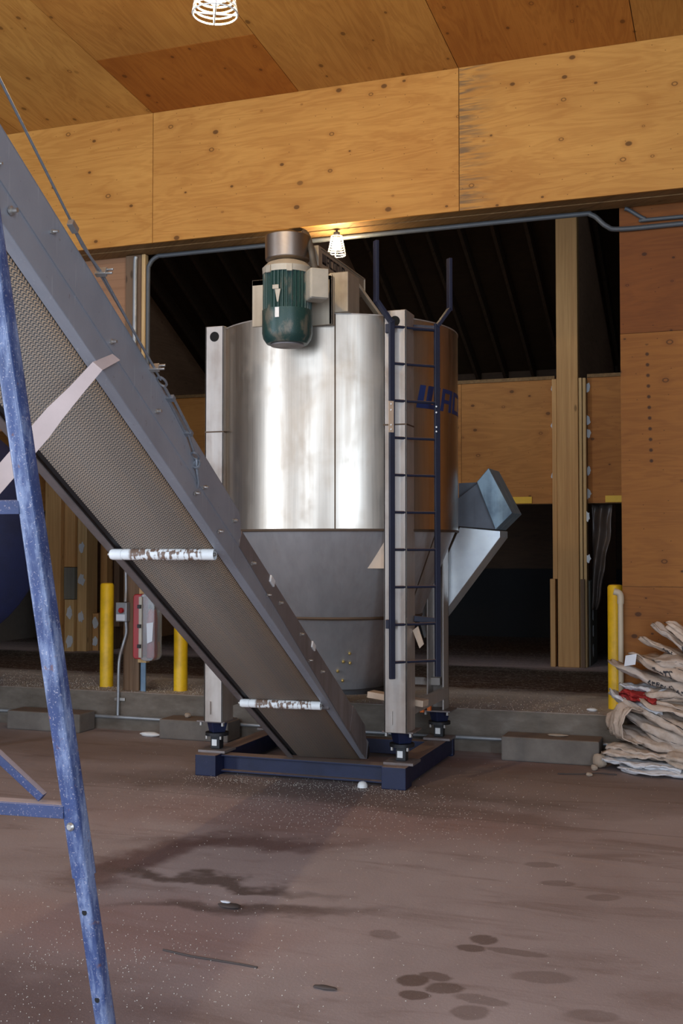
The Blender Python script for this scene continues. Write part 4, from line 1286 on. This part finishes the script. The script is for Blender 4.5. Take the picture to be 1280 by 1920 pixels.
conduit([(-5.205, 8.825, 1.47), (-5.20, 8.825, 1.25), (-5.185, 8.79, 1.13)], 0.013, 'short grey conduit rising above the switch box on the post', 'pvc_light')
conduit([(-5.192, 8.815, 0.952), (-5.19, 8.815, 0.85), (-5.215, 8.80, 0.74), (-5.222, 8.75, 0.6), (-5.222, 8.74, 0.30), (-5.222, 8.735, 0.13)], 0.0135, 'grey conduit dropping from the switch box down the kerb face', 'pvc_light')
o = MB().box((-5.27, 8.745, 0.255), (-5.16, 8.757, 0.285)).build('pipe_clamp', M['bolt'], None, 0.004)
tag(o, 'small metal clamp holding the dropping conduit on the kerb', 'pipe clamp')
conduit([(-5.12, 8.825, 4.24), (-5.128, 8.825, 4.15), (-5.13, 8.825, 3.6), (-5.135, 8.825, 2.2)], 0.019, 'grey conduit running down the front of the wooden post', 'pvc_light')
conduit([(-5.02, 8.87, 2.2), (-5.02, 8.87, 2.9), (-5.02, 8.87, 3.3), (-5.02, 8.87, 4.05), (-5.005, 8.87, 4.17), (-4.93, 8.87, 4.235), (-4.80, 8.87, 4.240), (-3.9, 8.87, 4.240), (-2.5, 8.87, 4.240), (-1.25, 8.87, 4.240), (-1.08, 8.87, 4.225), (-0.97, 8.88, 4.13), (-0.86, 8.90, 4.10), (-0.40, 8.905, 4.10), (0.6, 8.905, 4.10)], 0.020, 'long grey conduit running under the plywood header and onto the right wall', 'pvc')
conduit([(-0.83, 8.89, 4.255), (-0.80, 8.895, 4.245), (-0.68, 8.905, 4.165), (-0.60, 8.905, 4.155), (0.6, 8.905, 4.155)], 0.016, 'short grey conduit bending down the right wall from the header', 'pvc')
conduit([(-9.0, 8.735, 0.115), (-5.23, 8.735, 0.115), (-2.5, 8.735, 0.108), (-1.0, 8.735, 0.12), (-0.7, 8.735, 0.12)], 0.016, 'long pale pipe lying along the foot of the kerb', 'pvc_light', smoothp=False, name='pipe')
wp = thing('vent_pipe', 'cream plastic pipe with elbow cap standing beside the right bollard', 'pipe', (-0.885, 8.885, PLAT))
MB().tube([(-0.885, 8.885, 0.30 + .04), (-0.885, 8.885, 1.20)], 0.021, 14).build('pipe', M['beige'], wp)
MB().tube(bezier([(-0.885, 8.885, 1.18), (-0.885, 8.885, 1.24), (-0.90, 8.88, 1.265), (-0.935, 8.875, 1.275)], 6), 0.026, 14).build('elbow_cap', M['beige'], wp)

# ------------------------------------------------------------------ concrete blocks by the kerb
for (xa, xb), lb in zip(((-6.19, -5.44), (-4.66, -4.02), (-1.735, -1.005)),
                        ('grey concrete block at the kerb, left of the dropping conduit', 'grey concrete block at the kerb behind the tank base, right of the dropping conduit', 'grey concrete block at the kerb next to the sack pile')):
    o = MB().box((xa, 8.46, 0.0), (xb, 8.715, 0.182 if xa > -2 else 0.165)).build('concrete_block', M['block'], None, 0.012)
    tag(o, lb, 'concrete block', 'concrete blocks along the kerb')


# ------------------------------------------------------------------ cage lamps
def cage_lamp(loc, r_top, r_bot, h, top_z, bulb_mat, label, rings):
    L = thing('cage_lamp', label, 'lamp', loc, 'lit work lamps in wire cages')
    x, y, z = loc
    MB().ball((x, y, z + h * 0.50), h * 0.22, 16, 10, (1, 1, 1.25)).build('bulb', M[bulb_mat], L)
    MB().lathe((x, y, z), [(h * .13, h * 0.80), (h * .16, h * 0.84), (h * .16, h * 1.10), (h * .08, h * 1.16)], 16).build('socket', M['dark'], L)
    MB().tube([(x, y, z + h * 1.1), (x, y, top_z)], 0.006, 8).build('cord', M['dark'], L)
    m = MB()
    wr = 0.0045 * h / 0.2
    for k in range(rings):
        t_ = k / (rings - 1)
        r = r_bot + (r_top - r_bot) * t_
        zz = z + h * (t_ * 0.92)
        P = [Vector((x + r * cos(2 * pi * i / 28), y + r * sin(2 * pi * i / 28), zz)) for i in range(29)]
        m.tube(P, wr, 6, cap=False)
    for i in range(4):
        a = 2 * pi * i / 4 + 0.5
        m.tube([Vector((x + r_bot * cos(a), y + r_bot * sin(a), z)), Vector((x + r_top * cos(a), y + r_top * sin(a), z + h * .92)), Vector((x + h * .12 * cos(a), y + h * .12 * sin(a), z + h))], wr, 6)
    for i in range(2):
        a = 0.5 + i * pi / 2
        m.tube([Vector((x + r_bot * cos(a), y + r_bot * sin(a), z)), Vector((x - r_bot * cos(a), y - r_bot * sin(a), z))], wr, 6)
    m.build('cage', M['cage'], L)
    return L


cage_lamp((-2.62, 5.33, 4.462), 0.085, 0.120, 0.22, ceil_z(5.33), 'bulb_front', 'lit cage lamp hanging in front of the header at the top of the photo', 8)
cage_lamp((-3.148, 8.70, 4.05), 0.045, 0.076, 0.17, 4.262, 'bulb_back', 'small lit cage lamp hanging below the header above the tank', 9)


# ------------------------------------------------------------------ pile of folded sacks
def field(x, y, z):
    return 0.050 * noise.noise((x * 3.1, y * 3.1, 3.0 + z * 1.5)) + 0.022 * noise.noise((x * 9, y * 9, z * 5))


def text_mesh(s, size):
    cu = bpy.data.curves.new('t', 'FONT'); cu.body = s; cu.size = size; cu.resolution_u = 2
    ob = bpy.data.objects.new('t', cu); COL.objects.link(ob)
    dg = bpy.context.evaluated_depsgraph_get()
    me = bpy.data.meshes.new_from_object(ob.evaluated_get(dg))
    bm = bmesh.new(); bm.from_mesh(me)
    bmesh.ops.triangulate(bm, faces=bm.faces)
    for _ in range(3):
        ed = [e for e in bm.edges if e.calc_length() > size * .09]
        if not ed: break
        bmesh.ops.subdivide_edges(bm, edges=ed, cuts=1)
        bmesh.ops.triangulate(bm, faces=bm.faces)
    bm.verts.ensure_lookup_table(); bm.verts.index_update()
    vs = [v.co.copy() for v in bm.verts]; fs = [tuple(v.index for v in f.verts) for f in bm.faces]
    bm.free()
    bpy.data.objects.remove(ob); bpy.data.curves.remove(cu); bpy.data.meshes.remove(me)
    return vs, fs


def sack(label, org, yaw, L, D, z0, T, folds, seed, mat, lift=0.0, tilt=0.0, text=None, tip=0.0, name='folded_sack', group='empty sacks in the pile', seam=None):
    """a flattened bag folded over on itself: a sheet path that zig-zags between back and front, puffed towards the viewer"""
    rr = random.Random(seed)
    ex = Vector((cos(yaw), sin(yaw), 0)); ey = Vector((-sin(yaw), cos(yaw), 0))
    path = []
    for k in range(folds):
        zz = T * k / folds; h = T / folds
        fr = rr.uniform(-.03, .02)
        path += [(D, zz), (D * .5, zz), (0.10 + fr, zz - .004)]
        path += [(0.04 + fr, zz + h * .02), (0.008 + fr, zz + h * .18), (-.004 + fr, zz + h * .5), (0.010 + fr, zz + h * .80), (0.05 + fr, zz + h * .98)]
        path += [(0.12 + fr, zz + h * 1.04), (D * .5, zz + h * 1.02), (D, zz + h * .98)]
    NUU = 40
    ph = rr.uniform(0, 50)
    end = [rr.uniform(-.03, .03) for _ in path]

    def P(u, t):
        t = max(0, min(len(path) - 1.001, t)); i = int(t); f = t - i
        d = path[i][0] * (1 - f) + path[i + 1][0] * f; z = path[i][1] * (1 - f) + path[i + 1][1] * f
        e = end[i] * (1 - f) + end[i + 1] * f
        x = u * L + e * (1 - u) ** 3
        wob = 0.075 * noise.noise((u * 3.0 + ph, 0.3, (i // 11) * .6)) + 0.030 * noise.noise((u * 8 + ph, t * .35, 2))
        nose = min(1.0, u / 0.16)
        nose = sqrt(max(0.0, 1 - (1 - nose) ** 2))
        taper = 1 - tip * max(0.0, 1 - u * 2.0) ** 1.1
        d2 = D * .5 + (d - D * .5) * taper * (0.55 + 0.45 * nose) + wob
        q = Vector(org) + ex * x + ey * d2
        zc = T * .5 + (z - T * .5) * (0.35 + 0.65 * nose) * (0.78 + 0.75 * noise.noise((u * 2.6 + ph, 4.4, 0))) * (1 - .45 * tip * max(0.0, 1 - u * 2.0))
        q.z = z0 + zc + field(q.x, q.y, z0) * min(1.0, z0 / 0.12)
        cr = noise.noise((u * 9 + ph, t * .9, 7)) 
        q.z += 0.016 * cr + 0.009 * abs(noise.noise((u * 22 + ph, t * 2.0, 1)))
        q += ey * (-0.014 * abs(noise.noise((u * 13 + ph, t * 1.1, 5))))
        q.z += lift * max(0.0, 1 - u * 2.2) ** 1.4 + tilt * (0.25 - u)
        q.z = max(q.z, 0.006 + 0.004 * (t / len(path)))
        return q

    m = MB()
    nt = (len(path) - 1) * 3
    for j in range(nt + 1):
        for i in range(NUU + 1): m.v.append(P(i / NUU, j * (len(path) - 1.001) / nt))
    for j in range(nt):
        for i in range(NUU):
            a = j * (NUU + 1) + i
            m.face([a, a + 1, a + NUU + 2, a + NUU + 1], smooth=True)
    o = m.build(name, mat, None, recalc=False)
    md = o.modifiers.new('solid', 'SOLIDIFY'); md.thickness = 0.006; md.offset = 0
    tag(o, label, 'sack', group)
    for ts in (seam or ()):
        m = MB()
        for k in range(61):
            u_ = k / 60 * .98 + .01
            for dt in (0.0, 0.14):
                q = P(u_, ts + dt)
                nn = (P(u_ + .01, ts + dt) - q).cross(P(u_, ts + dt + .05) - q)
                m.v.append(q + (nn.normalized() if nn.length > 1e-9 else Vector((0, -1, 0))) * 0.0055)
        for k in range(60): m.face([2 * k, 2 * k + 2, 2 * k + 3, 2 * k + 1])
        m.build('seam', M['ink'], o, recalc=False)
    if text:
        vs, fs = text_mesh(text[0], 1.0)
        tu, tt, sc_ = text[1], text[2], text[3]
        m = MB()
        for v in vs:
            u_, t_ = tu + v.x * sc_ / L, tt + v.y * text[4]
            q = P(u_, t_)
            nn = (P(u_ + .01, t_) - q).cross(P(u_, t_ + .05) - q)
            nn = nn.normalized() if nn.length > 1e-9 else Vector((0, -1, 0))
            m.v.append(q + nn * 0.009)
        for f in fs: m.face(f)
        o2 = m.build('lettering', M['ink'], o, recalc=False)
    return o


S, W = M['sack'], M['sack_white']
TX = lambda s_, u_, sz=.066: (s_, u_, 3.7, sz, 1.9)
rows = [
    # label, left end x, front y, yaw deg, length, depth, z0, thickness, folds, mat, lift, tilt, text, tip
    ('white sack flattened on the floor, lowest of the pile', -0.86, 8.27, -12, .95, .40, 0.006, .040, 1, W, 0, 0, None, 0),
    ('white edged sack second from the floor in the pile', -0.975, 8.34, -13, .58, .38, 0.045, .045, 2, W, 0, 0.03, None, 0),
    ('cream folded sack on the white sacks near the floor, left end', -0.975, 8.37, -14, .56, .38, 0.085, .085, 2, S, .0, 0.02, None, 0),
    ('cream sack lying over the right end of the lowest white sacks', -0.52, 8.20, -6, .8, .42, 0.04, .12, 2, S, 0, 0.10, None, 0),
    ('long cream sack with thick rolled edge in the lower third of the pile', -0.955, 8.42, -14, .95, .40, 0.165, .085, 1, S, .03, .16, None, .2),
    ('cream sack with dark open fold in the lower half of the pile', -0.92, 8.45, -20, .95, .40, 0.255, .085, 1, S, .05, .26, None, .3),
    ('tan sack drooping over the left side of the pile by the kerb', -0.965, 8.60, -62, .36, .16, 0.20, .24, 1, S, .0, .0, None, 0),
    ('plump cream sack in mid pile with its front edge sloping down to the right', -0.865, 8.42, -15, .98, .40, 0.335, .10, 1, S, .03, .30, None, .2),
    ('cream sack just below the red cloth, striped by dark seams', -0.72, 8.40, -12, .95, .40, 0.42, .07, 2, S, 0, .26, None, 0),
    ('grey white sack poking out left of the red cloth', -0.955, 8.50, -12, .42, .28, 0.42, .085, 1, W, .06, .05, None, .4),
    ('broad cream sack right of the red cloth', -0.665, 8.37, -7, .8, .42, 0.475, .115, 1, S, 0, .06, None, 0),
    ('blue grey sack squeezed above the red cloth', -0.865, 8.50, -8, .50, .34, 0.535, .065, 1, W, .03, .03, None, .2),
    ('cream sack printed SEED OATS with its mouth poking out to the left over the bollard', -0.955, 8.46, -11, 1.0, .38, 0.585, .095, 1, S, .09, .15, TX('SEED OATS', 0.30), .55),
    ('cream sack with white patch, its lettering OATS near the left shoulder', -0.82, 8.48, -15, .9, .38, 0.665, .095, 1, S, .08, .17, TX('OATS', 0.22), .35),
    ('cream sack with blue stripe lying under the top sacks on the right', -0.62, 8.38, -8, .8, .40, 0.70, .085, 1, S, 0, .12, None, 0),
    ('cream sack printed SEED OATS with its neck standing up near the top', -0.745, 8.50, -13, .85, .34, 0.745, .085, 1, S, .12, .17, TX('SEED OATS', 0.20, .062), .8),
    ('topmost cream sack with twisted neck standing against the plywood wall', -0.65, 8.52, -10, .8, .32, 0.80, .075, 1, S, .17, .15, TX('SEED', 0.28, .062), .85),
    ('topmost cream sack at the right edge with curled mouth', -0.53, 8.46, -6, .7, .34, 0.83, .085, 1, S, .14, .10, None, .7),
]
for i, (lb, x_, y_, yw, L_, D_, z_, T_, fo, mt, li, ti_, tx, tp) in enumerate(rows):
    sack(lb, (x_, y_, 0), radians(yw), L_, D_, z_, T_, fo, 100 + i, mt, li, ti_, tx, tp, seam={2: (3.4,), 4: (3.2,), 7: (6.0,), 8: (4.0, 15.0), 10: (3.6,), 14: (3.2, 5.4), 13: (6.4,), 5: (4.2,)}.get(i))
o = sack('crumpled dark red cloth stuffed between the sacks', (-0.865, 8.44, 0), radians(-12), .28, .22, 0.475, .085, 2, 300, M['red_cloth'], 0, .02, None, .3, 'red_cloth', 'none')
del o['group']; o['category'] = 'cloth'
o = MB().obox((-0.775, 8.455, .79), ((.9, -.35, .2), (.1, .3, .9), (0, -1, .3)), (.045, .04, .004)).build('paper_label', M['paper'], None)
tag(o, 'white paper square lying on the upper left sack of the pile', 'paper')

# ------------------------------------------------------------------ litter on the floor


def pebble(label, loc, r, sc, mat, name, cat, group=None):
    m = MB().ball((0, 0, 0), r, 12, 8, sc)
    for i, v in enumerate(m.v): m.v[i] = v * (1 + .25 * noise.noise(v * (1.6 / r) + Vector(loc))) + Vector(loc)
    o = m.build(name, mat, None)
    return tag(o, label, cat, group)


pebble('oval tan stone between the concrete block and the sacks', (-0.99, 8.40, .055), .06, (.9, .7, .9), M['stone'], 'stone', 'stone')
pebble('small pale stone at the foot of the right concrete block', (-1.02, 8.30, .022), .026, (1, 1, .85), M['stone'], 'stone', 'stone')
pebble('pale crumb on the floor by the dark twig', (-1.03, 8.08, .014), .018, (1.4, 1, .75), M['stone'], 'stone', 'stone')
pebble('whitish stone on top of the kerb foot near the conduit', (-4.46, 8.60, .187), .025, (1.2, 1, .85), M['stone'], 'stone', 'stone')
pebble('crumpled white paper by the kerb under the pale pipe', (-4.78, 8.52, .02), .05, (1.9, .7, .4), M['white'], 'paper_scrap', 'paper')
o = MB().lathe((-2.42, 7.20, 0), [(0.035, 0.0), (0.033, 0.02), (0.024, 0.034), (0.01, .04)], 16).build('plastic_litter', M['white'], None)
tag(o, 'small domed white plastic piece on the floor under the blue cross beam', 'litter')
o = MB().tube([(-1.25, 8.07, .006), (-1.1, 8.10, .008), (-0.98, 8.16, .012), (-0.85, 8.18, .006)], 0.005, 6).build('twig', M['twig'], None)
tag(o, 'thin dark twig on the floor in front of the sacks', 'twig')
o = MB().tube([(-2.19, 4.02, .004), (-2.05, 3.99, .006), (-1.83, 3.98, .005), (-1.76, 3.975, .003)], 0.004, 6).build('twig', M['twig'], None)
tag(o, 'long thin straw lying on the floor at lower left', 'straw')
pebble('dark flat chip on the floor at lower centre', (-1.445, 3.87, .007), .03, (1.6, .5, .22), M['twig'], 'wood_chip', 'chip')
pebble('crushed dark litter with a pale scrap in the left floor stains', (-2.17, 4.60, .009), .038, (1.4, .8, .22), M['twig'], 'litter', 'litter')
pebble('small pale scrap on the dark litter', (-2.195, 4.61, .020), .016, (1.5, .8, .3), M['paper'], 'paper_scrap', 'paper')
pebble('small tan wooden lump lying on the right concrete block', (-1.33, 8.60, .192), .03, (2.4, .8, .35), M['stone'], 'wood_scrap', 'wood scrap')
pebble('white crumpled paper on the kerb left of the right bollard', (-1.11, 8.95, PLAT + .012), .03, (1.4, 1, .45), M['white'], 'paper_scrap', 'paper')


# spilled pellets: uncountable
def pellets(name, n, sampler, mat, label, r0, r1):
    m = MB()
    for _ in range(n):
        x, y, z = sampler()
        r = random.uniform(r0, r1)
        b = len(m.v)
        m.v += [Vector((x + r, y, z + r * .8)), Vector((x, y + r, z + r * .8)), Vector((x - r, y, z + r * .8)), Vector((x, y - r, z + r * .8)), Vector((x, y, z + r * 1.6)), Vector((x, y, z))]
        for a_, b_ in ((0, 1), (1, 2), (2, 3), (3, 0)):
            m.face([b + a_, b + b_, b + 4]); m.face([b + b_, b + a_, b + 5])
    o = m.build(name, mat, None, recalc=False)
    return tag(o, label, 'pellets', None, 'stuff')


def s_floor():
    k_ = random.random()
    if k_ < .42: x, y = random.gauss(-2.5, .75), random.gauss(6.6, .5)
    elif k_ < .67: x, y = random.gauss(-2.35, .5), random.gauss(3.75, .45)
    elif k_ < .82: x, y = random.uniform(-3.7, -2.0), random.gauss(7.12, .06)
    else: x, y = random.uniform(-5, 0.2), random.uniform(3.4, 8.4)
    return x, min(y, 8.42), 0.0


def s_kerb():
    x = random.uniform(-7.5, -3.2) if random.random() < .85 else random.uniform(-3.2, -1.05)
    return x, 8.78 + abs(random.gauss(0, .5)), PLAT


M['pellet'] = plain('pale_pellets', (0.58, 0.53, 0.46), 0.7, 0, 0.2, 200)
pellets('spilled_pellets', 4200, s_floor, M['pellet'], 'pale spilled pellets scattered over the dusty floor', .0012, .0030)
pellets('spilled_grain', 3800, s_kerb, M['pellet'], 'pale spilled grain strewn along the kerb top', .002, .005)
